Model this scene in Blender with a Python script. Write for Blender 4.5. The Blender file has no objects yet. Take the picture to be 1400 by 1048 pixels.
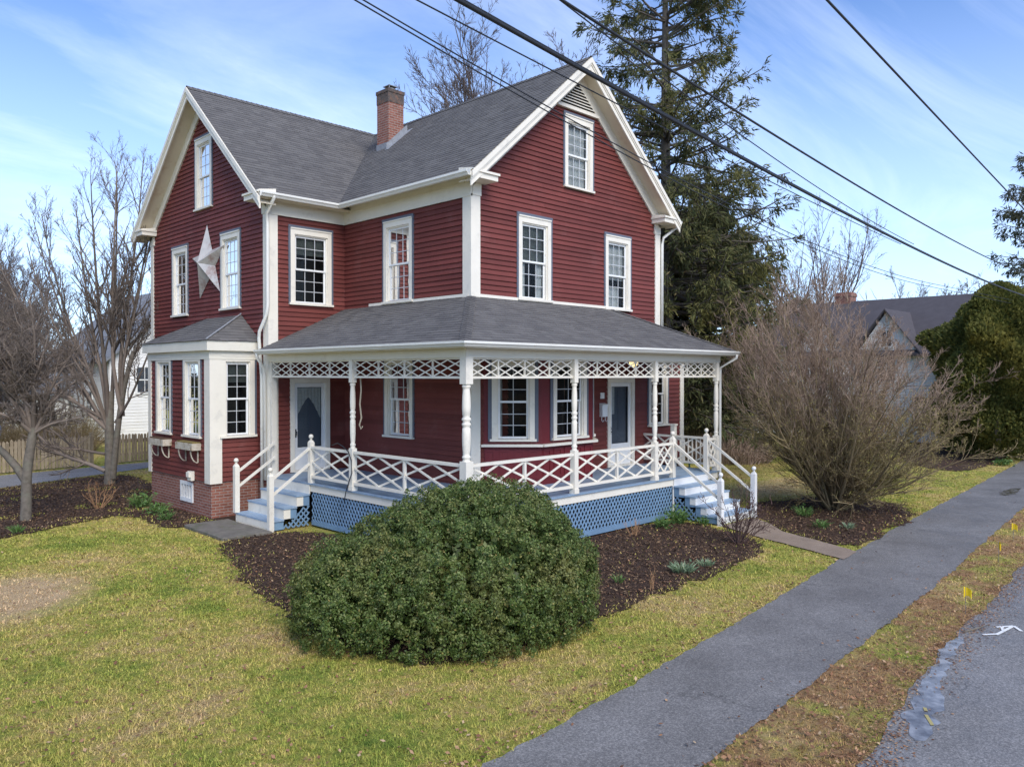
import bpy, math, random
import numpy as np
from mathutils import Vector, noise as mnoise
random.seed(7); RNG = np.random.default_rng(11)
SC = bpy.context.scene; COL = SC.collection
R = math.radians

# ------------------------------------------------------------------ mesh helpers
class MB:
    def __init__(s): s.v = []; s.f = []
    def add(s, vs, fs):
        n = len(s.v); s.v.extend([tuple(p) for p in vs]); s.f.extend([tuple(i + n for i in f) for f in fs])
    def quad(s, a, b, c, d): s.add((a, b, c, d), ((0, 1, 2, 3),))
    def hexa(s, p):  # 8 corners: bottom 0-3 ccw, top 4-7
        s.add(p, ((3, 2, 1, 0), (4, 5, 6, 7), (0, 1, 5, 4), (1, 2, 6, 5), (2, 3, 7, 6), (3, 0, 4, 7)))
    def box(s, x0, x1, y0, y1, z0, z1):
        s.hexa([(x0, y0, z0), (x1, y0, z0), (x1, y1, z0), (x0, y1, z0), (x0, y0, z1), (x1, y0, z1), (x1, y1, z1), (x0, y1, z1)])
    def fbox(s, F, a0, a1, d0, d1, z0, z1):
        s.hexa([F(a0, d0, z0), F(a1, d0, z0), F(a1, d1, z0), F(a0, d1, z0), F(a0, d0, z1), F(a1, d0, z1), F(a1, d1, z1), F(a0, d1, z1)])
    def bar(s, p0, p1, w, h, up=(0, 0, 1)):
        p0 = Vector(p0); p1 = Vector(p1); d = (p1 - p0)
        if d.length < 1e-6: return
        d.normalize(); up = Vector(up); sd = d.cross(up)
        if sd.length < 1e-4: sd = d.cross(Vector((1, 0, 0)))
        sd.normalize(); u2 = sd.cross(d); a = sd * (w / 2); b = u2 * (h / 2)
        s.hexa([p0 - a - b, p1 - a - b, p1 + a - b, p0 + a - b, p0 - a + b, p1 - a + b, p1 + a + b, p0 + a + b])
    def tube(s, pts, r, k=8, cap=True):
        pts = [Vector(p) for p in pts]; n = len(pts)
        rs = [r] * n if not hasattr(r, '__len__') else r
        base = len(s.v); ref = Vector((0.13, 0.31, 0.94))
        for i, p in enumerate(pts):
            t = (pts[min(i + 1, n - 1)] - pts[max(i - 1, 0)]).normalized()
            a = t.cross(ref)
            if a.length < 0.05: a = t.cross(Vector((1, 0, 0)))
            a.normalize(); b = t.cross(a)
            for j in range(k):
                th = 2 * math.pi * j / k
                s.v.append(tuple(p + (a * math.cos(th) + b * math.sin(th)) * rs[i]))
        for i in range(n - 1):
            for j in range(k):
                q = base + i * k
                s.f.append((q + j, q + (j + 1) % k, q + k + (j + 1) % k, q + k + j))
        if cap:
            s.f.append(tuple(base + j for j in range(k))[::-1]); s.f.append(tuple(base + (n - 1) * k + j for j in range(k)))
    def lathe(s, c, prof, k=14):
        c = Vector(c); s.tube([c + Vector((0, 0, z)) for r, z in prof], [max(r, 1e-4) for r, z in prof], k)
    def ball(s, c, r, k=12):
        s.lathe(c, [(r * math.sin(math.pi * i / 8), -r * math.cos(math.pi * i / 8)) for i in range(9)], k)
    def prism(s, poly, z0, z1):
        n = len(poly)
        s.add([(x, y, z0) for x, y in poly] + [(x, y, z1) for x, y in poly],
              [tuple(range(n))[::-1], tuple(range(n, 2 * n))] + [(i, (i + 1) % n, n + (i + 1) % n, n + i) for i in range(n)])
    def build(s, name, mat, parent=None, smooth=False, bevel=0):
        return link(name, s.v, s.f, mat, parent, smooth, bevel)

def wloc(o):
    l = Vector((0, 0, 0))
    while o is not None: l = l + o.location; o = o.parent
    return l
def link(name, v, f, mat, parent=None, smooth=False, bevel=0):
    me = bpy.data.meshes.new(name)
    if parent is not None:
        w = wloc(parent)
        if w.length > 0: v = [(a[0] - w.x, a[1] - w.y, a[2] - w.z) for a in v]
    me.from_pydata(v, [], f); me.materials.append(mat)
    if smooth: me.polygons.foreach_set('use_smooth', [True] * len(me.polygons))
    o = bpy.data.objects.new(name, me); COL.objects.link(o)
    if parent is not None: o.parent = parent
    if bevel:
        b = o.modifiers.new('bevel', 'BEVEL'); b.width = bevel; b.segments = 1; b.limit_method = 'ANGLE'
    return o
def npmesh(name, V, n_per, mat, parent=None, smooth=False):
    """V: (N, n_per, 3) polygons, every one its own island"""
    V = np.asarray(V, np.float32).reshape(-1, n_per, 3)
    if parent is not None: V = V - np.array(wloc(parent), np.float32)
    N = len(V); me = bpy.data.meshes.new(name)
    me.vertices.add(N * n_per); me.vertices.foreach_set('co', V.ravel())
    me.loops.add(N * n_per); me.loops.foreach_set('vertex_index', np.arange(N * n_per, dtype=np.int32))
    me.polygons.add(N); me.polygons.foreach_set('loop_start', np.arange(0, N * n_per, n_per, dtype=np.int32))
    me.update(calc_edges=True); me.materials.append(mat)
    o = bpy.data.objects.new(name, me); COL.objects.link(o)
    if parent is not None: o.parent = parent
    return o
def nptubes(name, groups, mat, parent=None):
    """groups: list of (P (n,m,3), Rr (n,m), k)"""
    Vs = []; Fs = []; off = 0
    for P, Rr, k in groups:
        n, m, _ = P.shape
        if n == 0: continue
        T = np.empty_like(P); T[:, 1:-1] = P[:, 2:] - P[:, :-2]; T[:, 0] = P[:, 1] - P[:, 0]; T[:, -1] = P[:, -1] - P[:, -2]
        T /= np.linalg.norm(T, axis=2, keepdims=True) + 1e-9
        ref = np.array([0.21, 0.33, 0.05]); A = np.cross(T, ref); A /= np.linalg.norm(A, axis=2, keepdims=True) + 1e-9
        B = np.cross(T, A); th = 2 * np.pi * np.arange(k) / k
        ring = A[:, :, None] * np.cos(th)[None, None, :, None] + B[:, :, None] * np.sin(th)[None, None, :, None]
        V = (P[:, :, None] + ring * Rr[:, :, None, None]).reshape(-1, 3)
        i = np.arange(n)[:, None, None] * m * k; r = np.arange(m - 1)[None, :, None] * k; j = np.arange(k)[None, None, :]
        a = i + r + j; b = i + r + (j + 1) % k
        F = np.stack([a, b, b + k, a + k], -1).reshape(-1, 4) + off
        Vs.append(V); Fs.append(F); off += len(V)
    V = np.concatenate(Vs).astype(np.float32); F = np.concatenate(Fs).astype(np.int32)
    if parent is not None: V = V - np.array(wloc(parent), np.float32)
    me = bpy.data.meshes.new(name); me.vertices.add(len(V)); me.vertices.foreach_set('co', V.ravel())
    me.loops.add(F.size); me.loops.foreach_set('vertex_index', F.ravel())
    me.polygons.add(len(F)); me.polygons.foreach_set('loop_start', np.arange(0, F.size, 4, dtype=np.int32))
    me.polygons.foreach_set('use_smooth', np.ones(len(F), bool))
    me.update(calc_edges=True); me.materials.append(mat)
    o = bpy.data.objects.new(name, me); COL.objects.link(o)
    if parent is not None: o.parent = parent
    return o
def tag(o, label=None, cat=None, group=None, kind=None):
    for k, v in (('label', label), ('category', cat), ('group', group), ('kind', kind)):
        if v: o[k] = v
    return o
def thing(name, loc, label, cat, group=None):
    o = bpy.data.objects.new(name, None); o.empty_display_size = 0.3; COL.objects.link(o); o.location = loc
    return tag(o, label, cat, group)
def frame(o, u, n):
    o = Vector(o); u = Vector(u); n = Vector(n)
    def F(a, d, z): return (o.x + u.x * a + n.x * d, o.y + u.y * a + n.y * d, o.z + z)
    F.o = o; F.u = u; F.n = n
    return F

# ------------------------------------------------------------------ materials
def newmat(name):
    m = bpy.data.materials.new(name); m.use_nodes = True; nt = m.node_tree
    return m, nt, nt.nodes['Principled BSDF']
def node(nt, t, **kw):
    n = nt.nodes.new(t)
    for k, v in kw.items():
        if k.startswith('i_'):
            k2 = k[2:]; k2 = int(k2) if k2.isdigit() else k2.replace('_', ' ')
            n.inputs[k2].default_value = v
        else: setattr(n, k, v)
    return n
def ramp(nt, fac, stops, interp='LINEAR'):
    r = nt.nodes.new('ShaderNodeValToRGB'); r.color_ramp.interpolation = interp
    e = r.color_ramp.elements
    while len(e) < len(stops): e.new(0.5)
    for el, (p, c) in zip(e, stops):
        el.position = p; el.color = (c[0], c[1], c[2], 1)
    nt.links.new(fac, r.inputs[0]); return r.outputs[0]
def mixc(nt, fac, a, b, blend='MIX'):
    n = nt.nodes.new('ShaderNodeMix'); n.data_type = 'RGBA'; n.blend_type = blend
    if isinstance(fac, (int, float)): n.inputs[0].default_value = fac
    else: nt.links.new(fac, n.inputs[0])
    for s, x in ((6, a), (7, b)):
        if isinstance(x, tuple): n.inputs[s].default_value = (x[0], x[1], x[2], 1)
        else: nt.links.new(x, n.inputs[s])
    return n.outputs[2]
def noise(nt, scale, detail=4, rough=0.6, vec=None, dist=0):
    n = node(nt, 'ShaderNodeTexNoise', i_Scale=scale, i_Detail=detail, i_Roughness=rough, i_Distortion=dist)
    if vec is None: vec = coord(nt)
    nt.links.new(vec, n.inputs['Vector']); return n.outputs['Fac']
def coord(nt, scale=None):
    for n in nt.nodes:
        if n.type == 'NEW_GEOMETRY': g = n; break
    else: g = nt.nodes.new('ShaderNodeNewGeometry')
    if scale is None: return g.outputs['Position']
    mp = node(nt, 'ShaderNodeMapping'); mp.inputs['Scale'].default_value = scale
    nt.links.new(g.outputs['Position'], mp.inputs['Vector']); return mp.outputs[0]
def island(nt):
    for n in nt.nodes:
        if n.type == 'NEW_GEOMETRY': return n.outputs['Random Per Island']
    return nt.nodes.new('ShaderNodeNewGeometry').outputs['Random Per Island']
def mathn(nt, op, a, b=None, c=None):
    n = nt.nodes.new('ShaderNodeMath'); n.operation = op
    for i, x in enumerate((a, b, c)):
        if x is None: continue
        if isinstance(x, (int, float)): n.inputs[i].default_value = x
        else: nt.links.new(x, n.inputs[i])
    return n.outputs[0]
def scl(c, k): return tuple(x * k for x in c)
def bump(nt, bs, h, strength, dist=0.01):
    b = node(nt, 'ShaderNodeBump', i_Strength=strength, i_Distance=dist)
    nt.links.new(h, b.inputs['Height']); nt.links.new(b.outputs[0], bs.inputs['Normal'])
def pm(name, base, rough=0.6, var=0.12, vs=1.5, isl=0.0, bmp=0.0, bs_=60, spec=0.35, dirt=None, dscale=2.2, dlo=0.55, dhi=0.75, metal=0):
    m, nt, b = newmat(name)
    c = ramp(nt, noise(nt, vs, 5), [(0.25, scl(base, 1 - var)), (0.75, scl(base, 1 + var))])
    if dirt: c = mixc(nt, ramp(nt, noise(nt, dscale, 8, 0.7), [(dlo, (0, 0, 0)), (dhi, (1, 1, 1))]), c, dirt)
    if isl: c = mixc(nt, 1.0, c, ramp(nt, island(nt), [(0, (1 - isl,) * 3), (1, (1 + isl,) * 3)]), 'MULTIPLY')
    nt.links.new(c, b.inputs['Base Color']); b.inputs['Roughness'].default_value = rough
    b.inputs['Specular IOR Level'].default_value = spec; b.inputs['Metallic'].default_value = metal
    if bmp: bump(nt, b, noise(nt, bs_, 4), bmp)
    return m
M = {}
M['red'] = pm('red_clapboard_paint', (0.158, 0.041, 0.034), 0.62, 0.16, 0.9, 0.15, 0.15, 40, 0.25, (0.20, 0.075, 0.066), 1.3, 0.55, 0.8)
M['redpanel'] = pm('red_panel_paint', (0.15, 0.02, 0.025), 0.5, 0.1, 1.2, 0, 0.05, 40)
M['white'] = pm('white_trim_paint', (0.77, 0.72, 0.62), 0.5, 0.05, 2.0, 0.03, 0.05, 60, 0.35, (0.56, 0.53, 0.47), 2.5, 0.55, 0.78)
M['vinyl'] = pm('white_window_vinyl', (0.80, 0.80, 0.79), 0.4, 0.02, 3.0)
M['cream'] = pm('cream_trim_paint', (0.72, 0.68, 0.58), 0.55, 0.06, 1.6, 0.03, 0.04, 50, 0.3, (0.55, 0.49, 0.38), 2.0, 0.58, 0.85)
M['soffit'] = pm('soffit_paint', (0.70, 0.62, 0.48), 0.6, 0.08, 1.8, 0, 0.05, 40, 0.3, (0.50, 0.36, 0.22), 1.6, 0.55, 0.8)
M['worn'] = pm('worn_white_paint', (0.74, 0.73, 0.71), 0.6, 0.06, 3, 0.04, 0.12, 60, 0.3, (0.36, 0.37, 0.42), 6.5, 0.58, 0.68)
M['bluetrim'] = pm('blue_grey_trim', (0.125, 0.14, 0.175), 0.5, 0.1, 2)
M['bluelat'] = pm('blue_lattice_paint', (0.17, 0.275, 0.40), 0.6, 0.12, 3, 0.08, 0.08, 50, 0.3, (0.12, 0.20, 0.30), 4, 0.55, 0.8)
M['deck'] = pm('deck_paint', (0.22, 0.31, 0.42), 0.45, 0.12, 2.5, 0.10, 0.05, 40, 0.45, (0.34, 0.38, 0.42), 3.0, 0.56, 0.75)
M['tread'] = pm('tread_paint', (0.26, 0.36, 0.48), 0.5, 0.1, 4, 0.08, 0.08, 50, 0.4, (0.42, 0.46, 0.50), 5.0, 0.56, 0.7)
M['grid'] = pm('grey_white_grid', (0.55, 0.56, 0.57), 0.4, 0.03)
M['oldwood'] = pm('weathered_box_wood', (0.50, 0.45, 0.37), 0.85, 0.2, 6, 0, 0.2, 40, 0.2, (0.30, 0.22, 0.14), 7, 0.5, 0.65)
M['dark'] = pm('shade_black', (0.02, 0.02, 0.022), 0.9, 0.1)  # near-black colour standing in for shade behind windows and under the porch
M['curtain'] = pm('curtain_cloth', (0.55, 0.55, 0.54), 0.9, 0.15, 14)
M['blind'] = pm('blind_slats', (0.62, 0.66, 0.64), 0.7, 0.08, 10)
M['metalw'] = pm('white_gutter_metal', (0.76, 0.74, 0.68), 0.35, 0.05, 2.5, 0, 0, 60, 0.5, (0.55, 0.50, 0.40), 3.0, 0.6, 0.85)
M['black'] = pm('black_metal', (0.02, 0.02, 0.022), 0.4, 0.1)
M['cable'] = pm('cable_rubber', (0.025, 0.027, 0.032), 0.55, 0.2, 8)
M['bark'] = pm('grey_brown_bark', (0.15, 0.128, 0.104), 0.9, 0.35, 9, 0.12, 0.7, 30, 0.2, (0.17, 0.165, 0.125), 4, 0.5, 0.7)
M['twig'] = pm('reddish_twig_bark', (0.18, 0.142, 0.115), 0.85, 0.2, 2, 0.35)
M['twigfar'] = pm('far_twig_bark', (0.125, 0.095, 0.083), 0.9, 0.15, 1, 0.3)
M['conebark'] = pm('conifer_bark', (0.12, 0.105, 0.09), 0.9, 0.3, 5, 0.1, 0.5, 20, 0.2)
M['fence'] = pm('weathered_fence_wood', (0.38, 0.30, 0.20), 0.85, 0.2, 5, 0.25, 0.2, 40, 0.2)
M['siding_w'] = pm('neighbour_white_siding', (0.80, 0.79, 0.77), 0.6, 0.05, 1.0, 0.05)
M['roof_n'] = pm('neighbour_roof', (0.075, 0.068, 0.075), 0.9, 0.15, 2.5, 0.15, 0.2, 20)
M['roof_g'] = pm('neighbour_grey_roof', (0.20, 0.21, 0.23), 0.9, 0.15, 2.5, 0.15, 0.2, 20)
M['wdark'] = pm('neighbour_window_glass', (0.05, 0.06, 0.075), 0.08, 0.2, 3, 0, 0, 60, 0.6)
M['yellow'] = pm('yellow_flag_plastic', (0.80, 0.58, 0.02), 0.5, 0.05)
M['wire'] = pm('flag_wire', (0.35, 0.34, 0.32), 0.4, 0.05, metal=0.8)
M['pwhite'] = pm('white_marking_paint', (0.78, 0.78, 0.76), 0.7, 0.1, 20)
M['pyellow'] = pm('yellow_marking_paint', (0.40, 0.34, 0.14), 0.7, 0.15, 20)
M['stone'] = pm('old_stone_slab', (0.16, 0.145, 0.125), 0.85, 0.25, 5, 0, 0.4, 18, 0.3, (0.10, 0.11, 0.06), 3, 0.5, 0.7)
M['green_plastic'] = pm('green_chair_plastic', (0.015, 0.10, 0.075), 0.4, 0.1)
M['moss'] = pm('planter_moss', (0.20, 0.15, 0.05), 0.95, 0.4, 25, 0, 0.5, 60)
M['flash'] = pm('grey_lead_flashing', (0.26, 0.27, 0.29), 0.55, 0.2, 8, 0, 0.2, 30)
M['bluebin'] = pm('blue_bin_plastic', (0.12, 0.25, 0.55), 0.4, 0.1)
M['starmetal'] = pm('rusty_star_metal', (0.58, 0.54, 0.49), 0.45, 0.12, 6, 0, 0.1, 40, 0.5, (0.30, 0.15, 0.11), 1.7, 0.5, 0.68, metal=0.25)
M['rope'] = pm('pale_rope', (0.45, 0.38, 0.28), 0.9, 0.2, 30)

def m_glass():
    m, nt, b = newmat('window_glass'); nt.nodes.remove(b); out = nt.nodes['Material Output']
    tr = node(nt, 'ShaderNodeBsdfTransparent'); tr.inputs[0].default_value = (0.82, 0.86, 0.86, 1)
    gl = node(nt, 'ShaderNodeBsdfGlossy'); gl.inputs['Roughness'].default_value = 0.02
    fr = node(nt, 'ShaderNodeFresnel'); fr.inputs['IOR'].default_value = 1.28
    nz = noise(nt, 1.1, 2); bp = node(nt, 'ShaderNodeBump', i_Strength=0.05, i_Distance=0.05)
    nt.links.new(nz, bp.inputs['Height']); nt.links.new(bp.outputs[0], gl.inputs['Normal'])
    mx = node(nt, 'ShaderNodeMixShader')
    nt.links.new(fr.outputs[0], mx.inputs[0]); nt.links.new(tr.outputs[0], mx.inputs[1]); nt.links.new(gl.outputs[0], mx.inputs[2])
    nt.links.new(mx.outputs[0], out.inputs['Surface']); return m
M['glass'] = m_glass()
def m_shingle(name, lo, hi):
    m, nt, b = newmat(name)
    c = ramp(nt, island(nt), [(0, lo), (0.5, scl(tuple((a + d) / 2 for a, d in zip(lo, hi)), 1)), (1, hi)])
    c = mixc(nt, 0.6, c, ramp(nt, noise(nt, 0.5, 6, 0.7), [(0.3, (0.88, 0.88, 0.89)), (0.7, (1.10, 1.09, 1.07))]), 'MULTIPLY')
    c = mixc(nt, 0.5, c, ramp(nt, noise(nt, 120, 2), [(0.35, (0.6, 0.6, 0.6)), (0.65, (1.4, 1.4, 1.4))]), 'MULTIPLY')
    nt.links.new(c, b.inputs['Base Color']); b.inputs['Roughness'].default_value = 0.88; b.inputs['Specular IOR Level'].default_value = 0.25
    bump(nt, b, noise(nt, 150, 2), 0.4, 0.004); return m
M['shingle'] = m_shingle('grey_asphalt_shingles', (0.110, 0.104, 0.102), (0.150, 0.142, 0.136))
def m_brick():
    m, nt, b = newmat('red_brick')
    g = coord(nt); sp = node(nt, 'ShaderNodeSeparateXYZ'); nt.links.new(g, sp.inputs[0])
    cb = node(nt, 'ShaderNodeCombineXYZ'); nt.links.new(mathn(nt, 'ADD', sp.outputs[0], sp.outputs[1]), cb.inputs[0]); nt.links.new(sp.outputs[2], cb.inputs[1])
    br = node(nt, 'ShaderNodeTexBrick', i_Scale=1.0, i_Mortar_Size=0.008, i_Brick_Width=0.21, i_Row_Height=0.072, i_Mortar_Smooth=0.3)
    br.inputs['Color1'].default_value = (0.21, 0.070, 0.046, 1); br.inputs['Color2'].default_value = (0.30, 0.115, 0.078, 1); br.inputs['Mortar'].default_value = (0.36, 0.30, 0.26, 1)
    nt.links.new(cb.outputs[0], br.inputs['Vector'])
    c = mixc(nt, ramp(nt, noise(nt, 3, 6, 0.7), [(0.5, (0, 0, 0)), (0.8, (0.7, 0.7, 0.7))]), br.outputs['Color'], (0.12, 0.07, 0.05))
    nt.links.new(c, b.inputs['Base Color']); b.inputs['Roughness'].default_value = 0.85
    bump(nt, b, mathn(nt, 'MULTIPLY', br.outputs['Fac'], -1.0), 0.6, 0.012); return m
M['brick'] = m_brick()
M['brickdark'] = pm('sooty_chimney_cap', (0.105, 0.085, 0.075), 0.9, 0.3, 9, 0, 0.6, 25, 0.2, (0.19, 0.11, 0.08), 7, 0.5, 0.6)

def lawn_color(nt, dry=0.0):
    """patchy late-winter lawn: straw and green; same field for ground sheet and blades"""
    big = noise(nt, 0.35, 5, 0.65); mid = noise(nt, 1.7, 5, 0.7); fine = noise(nt, 9, 4, 0.7)
    f = mathn(nt, 'ADD', mathn(nt, 'MULTIPLY', big, 0.45), mathn(nt, 'ADD', mathn(nt, 'MULTIPLY', mid, 0.35), mathn(nt, 'MULTIPLY', fine, 0.3)))
    f = mathn(nt, 'ADD', mathn(nt, 'MULTIPLY', mathn(nt, 'SUBTRACT', f, 0.545), 1.9), 0.528)
    return ramp(nt, f, [(0.22, (0.42, 0.26, 0.14)), (0.36, (0.56, 0.41, 0.19)), (0.47, (0.52, 0.42, 0.13)), (0.58, (0.40, 0.39, 0.085)), (0.70, (0.25, 0.30, 0.055)), (0.86, (0.13, 0.20, 0.035))])
def spot(nt, x, y, rx, ry, soft=0.5, rot=0):
    """0..1 mask for a worn patch of ground at a world place, ragged edge"""
    mp = node(nt, 'ShaderNodeMapping', vector_type='TEXTURE'); mp.inputs['Location'].default_value = (x, y, 0); mp.inputs['Scale'].default_value = (rx, ry, 50); mp.inputs['Rotation'].default_value = (0, 0, rot)
    nt.links.new(coord(nt), mp.inputs['Vector'])
    ln = node(nt, 'ShaderNodeVectorMath', operation='LENGTH'); nt.links.new(mp.outputs[0], ln.inputs[0])
    d = mathn(nt, 'ADD', ln.outputs['Value'], mathn(nt, 'MULTIPLY', mathn(nt, 'SUBTRACT', noise(nt, 1.6, 5, 0.7), 0.5), 1.3))
    mr = node(nt, 'ShaderNodeMapRange', i_1=1 - soft, i_2=1 + soft, i_3=1.0, i_4=0.0); nt.links.new(d, mr.inputs[0]); return mr.outputs[0]
def verge_mask(nt):
    """1 on the strip between sidewalk and road (a real place: world coordinates)"""
    sp = node(nt, 'ShaderNodeSeparateXYZ'); nt.links.new(coord(nt), sp.inputs[0])
    l = mathn(nt, 'SUBTRACT', sp.outputs[1], mathn(nt, 'MULTIPLY', sp.outputs[0], 0.085))   # y - .085 x
    mr = node(nt, 'ShaderNodeMapRange', i_1=-8.55, i_2=-8.95, i_3=0.0, i_4=1.0); nt.links.new(l, mr.inputs[0]); return mr.outputs[0]
def m_lawn(name, blades):
    m, nt, b = newmat(name)
    c = lawn_color(nt)
    straw = ramp(nt, noise(nt, 7, 5, 0.7), [(0.3, (0.22, 0.115, 0.06)), (0.5, (0.43, 0.255, 0.125)), (0.72, (0.52, 0.35, 0.18))])
    vg = mathn(nt, 'MULTIPLY', verge_mask(nt), ramp(nt, noise(nt, 0.9, 5, 0.7), [(0.46, (1, 1, 1)), (0.60, (0.05, 0.05, 0.05))]))
    c = mixc(nt, vg, c, straw)
    bare = ramp(nt, noise(nt, 4, 5, 0.7), [(0.3, (0.56, 0.38, 0.20)), (0.7, (0.74, 0.54, 0.31))])
    c = mixc(nt, spot(nt, -8.75, 1.25, 1.0, 1.5, 0.35, -0.6), c, bare)
    c = mixc(nt, mathn(nt, 'MULTIPLY', spot(nt, 11, -1.5, 2.6, 1.0, 0.6), 0.8), c, bare)
    c = mixc(nt, mathn(nt, 'MULTIPLY', spot(nt, 14, 1.5, 4.0, 1.2, 0.7), 0.6), c, (0.20, 0.12, 0.07))
    if blades:
        c = mixc(nt, 1.0, c, ramp(nt, island(nt), [(0, (0.55, 0.60, 0.5)), (0.6, (0.98, 0.97, 0.92)), (1, (1.22, 1.14, 1.2))]), 'MULTIPLY')
    else:
        c = mixc(nt, 1.0, c, ramp(nt, noise(nt, 38, 4, 0.8), [(0.3, (0.45, 0.42, 0.4)), (0.5, (0.9, 0.9, 0.9)), (0.7, (1.25, 1.25, 1.25))]), 'MULTIPLY')
        c = mixc(nt, ramp(nt, noise(nt, 14, 3, 0.6), [(0.66, (0, 0, 0)), (0.72, (0.8, 0.8, 0.8))]), c, (0.13, 0.07, 0.04))
        bump(nt, b, noise(nt, 30, 5, 0.8), 0.9, 0.05)
    nt.links.new(c, b.inputs['Base Color']); b.inputs['Roughness'].default_value = 0.9; b.inputs['Specular IOR Level'].default_value = 0.15
    return m
M['lawn'] = m_lawn('lawn_ground', False); M['blades'] = m_lawn('grass_blades', True)
def m_asphalt(name, lo, hi, wet=0.3, crack=True):
    m, nt, b = newmat(name)
    c = ramp(nt, noise(nt, 0.8, 6, 0.65), [(0.3, lo), (0.7, hi)])
    c = mixc(nt, 0.9, c, ramp(nt, noise(nt, 48, 4, 0.85), [(0.36, (0.45, 0.45, 0.45)), (0.5, (0.95, 0.95, 0.95)), (0.64, (1.95, 1.92, 1.88))]), 'MULTIPLY')
    c = mixc(nt, 0.8, c, ramp(nt, noise(nt, 260, 2, 0.8), [(0.35, (0.6, 0.6, 0.6)), (0.68, (1.5, 1.5, 1.5))]), 'MULTIPLY')
    if crack:
        vo = node(nt, 'ShaderNodeTexVoronoi', feature='DISTANCE_TO_EDGE', i_Scale=0.55); dv = node(nt, 'ShaderNodeVectorMath', operation='ADD')
        nz = node(nt, 'ShaderNodeTexNoise', i_Scale=2.2, i_Detail=5); nt.links.new(coord(nt), nz.inputs['Vector'])
        nt.links.new(coord(nt), dv.inputs[0]); nt.links.new(nz.outputs['Color'], dv.inputs[1]); nt.links.new(dv.outputs[0], vo.inputs['Vector'])
        ck = ramp(nt, vo.outputs['Distance'], [(0.0, (1, 1, 1)), (0.009, (0, 0, 0))])
        ck = mathn(nt, 'MULTIPLY', ck, ramp(nt, noise(nt, 0.5, 2), [(0.5, (0, 0, 0)), (0.6, (0.55, 0.55, 0.55))]))
        c = mixc(nt, ck, c, (0.03, 0.028, 0.026))
    nt.links.new(c, b.inputs['Base Color'])
    r = ramp(nt, noise(nt, 0.6, 4), [(0.4, (wet,) * 3), (0.6, (wet + 0.22,) * 3)]); nt.links.new(r, b.inputs['Roughness'])
    b.inputs['Specular IOR Level'].default_value = 0.45
    bump(nt, b, noise(nt, 130, 3, 0.8), 0.5, 0.006); return m
M['walk'] = m_asphalt('damp_asphalt_sidewalk', (0.140, 0.132, 0.125), (0.215, 0.205, 0.196), 0.5)
M['road'] = m_asphalt('wet_road_asphalt', (0.170, 0.162, 0.155), (0.24, 0.23, 0.222), 0.42)
M['drive'] = m_asphalt('driveway_asphalt', (0.18, 0.173, 0.168), (0.25, 0.242, 0.235), 0.5, False)
def m_mulch(chips):
    m, nt, b = newmat('mulch_chips' if chips else 'mulch_soil')
    if chips: c = ramp(nt, island(nt), [(0, (0.038, 0.023, 0.015)), (0.6, (0.11, 0.065, 0.041)), (0.9, (0.20, 0.125, 0.073)), (0.97, (0.24, 0.16, 0.09)), (1, (0.36, 0.26, 0.16))])
    else:
        c = ramp(nt, noise(nt, 22, 6, 0.8), [(0.3, (0.028, 0.016, 0.013)), (0.55, (0.082, 0.048, 0.033)), (0.75, (0.145, 0.09, 0.056))])
        c = mixc(nt, ramp(nt, noise(nt, 1.3, 6, 0.75), [(0.60, (0, 0, 0)), (0.72, (0.75, 0.75, 0.75))]), c, ramp(nt, noise(nt, 12, 4), [(0.35, (0.16, 0.11, 0.045)), (0.65, (0.15, 0.15, 0.04))]))
        bump(nt, b, noise(nt, 40, 5, 0.8), 1.0, 0.04)
    nt.links.new(c, b.inputs['Base Color']); b.inputs['Roughness'].default_value = 0.85; b.inputs['Specular IOR Level'].default_value = 0.25; return m
M['mulch'] = m_mulch(False); M['chips'] = m_mulch(True)
def m_gravel():
    m, nt, b = newmat('tan_gravel_path')
    c = ramp(nt, noise(nt, 90, 3, 0.8), [(0.3, (0.13, 0.09, 0.065)), (0.5, (0.27, 0.20, 0.145)), (0.7, (0.42, 0.34, 0.27))])
    c = mixc(nt, 0.6, c, ramp(nt, noise(nt, 2, 5), [(0.3, (0.7, 0.7, 0.7)), (0.7, (1.2, 1.2, 1.2))]), 'MULTIPLY')
    nt.links.new(c, b.inputs['Base Color']); b.inputs['Roughness'].default_value = 0.9; bump(nt, b, noise(nt, 110, 3), 0.6, 0.01); return m
M['gravel'] = m_gravel()
def m_water():
    m, nt, b = newmat('puddle_water')
    c = ramp(nt, noise(nt, 5, 4), [(0.38, (0.10, 0.085, 0.07)), (0.5, (0.19, 0.18, 0.17)), (0.62, (0.31, 0.30, 0.29))])
    nt.links.new(c, b.inputs['Base Color']); b.inputs['Roughness'].default_value = 0.12; b.inputs['Specular IOR Level'].default_value = 0.5
    b.inputs['Coat Weight'].default_value = 0.35; b.inputs['Coat Roughness'].default_value = 0.06
    bump(nt, b, noise(nt, 6, 3), 0.15, 0.01); return m
M['water'] = m_water()
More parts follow.
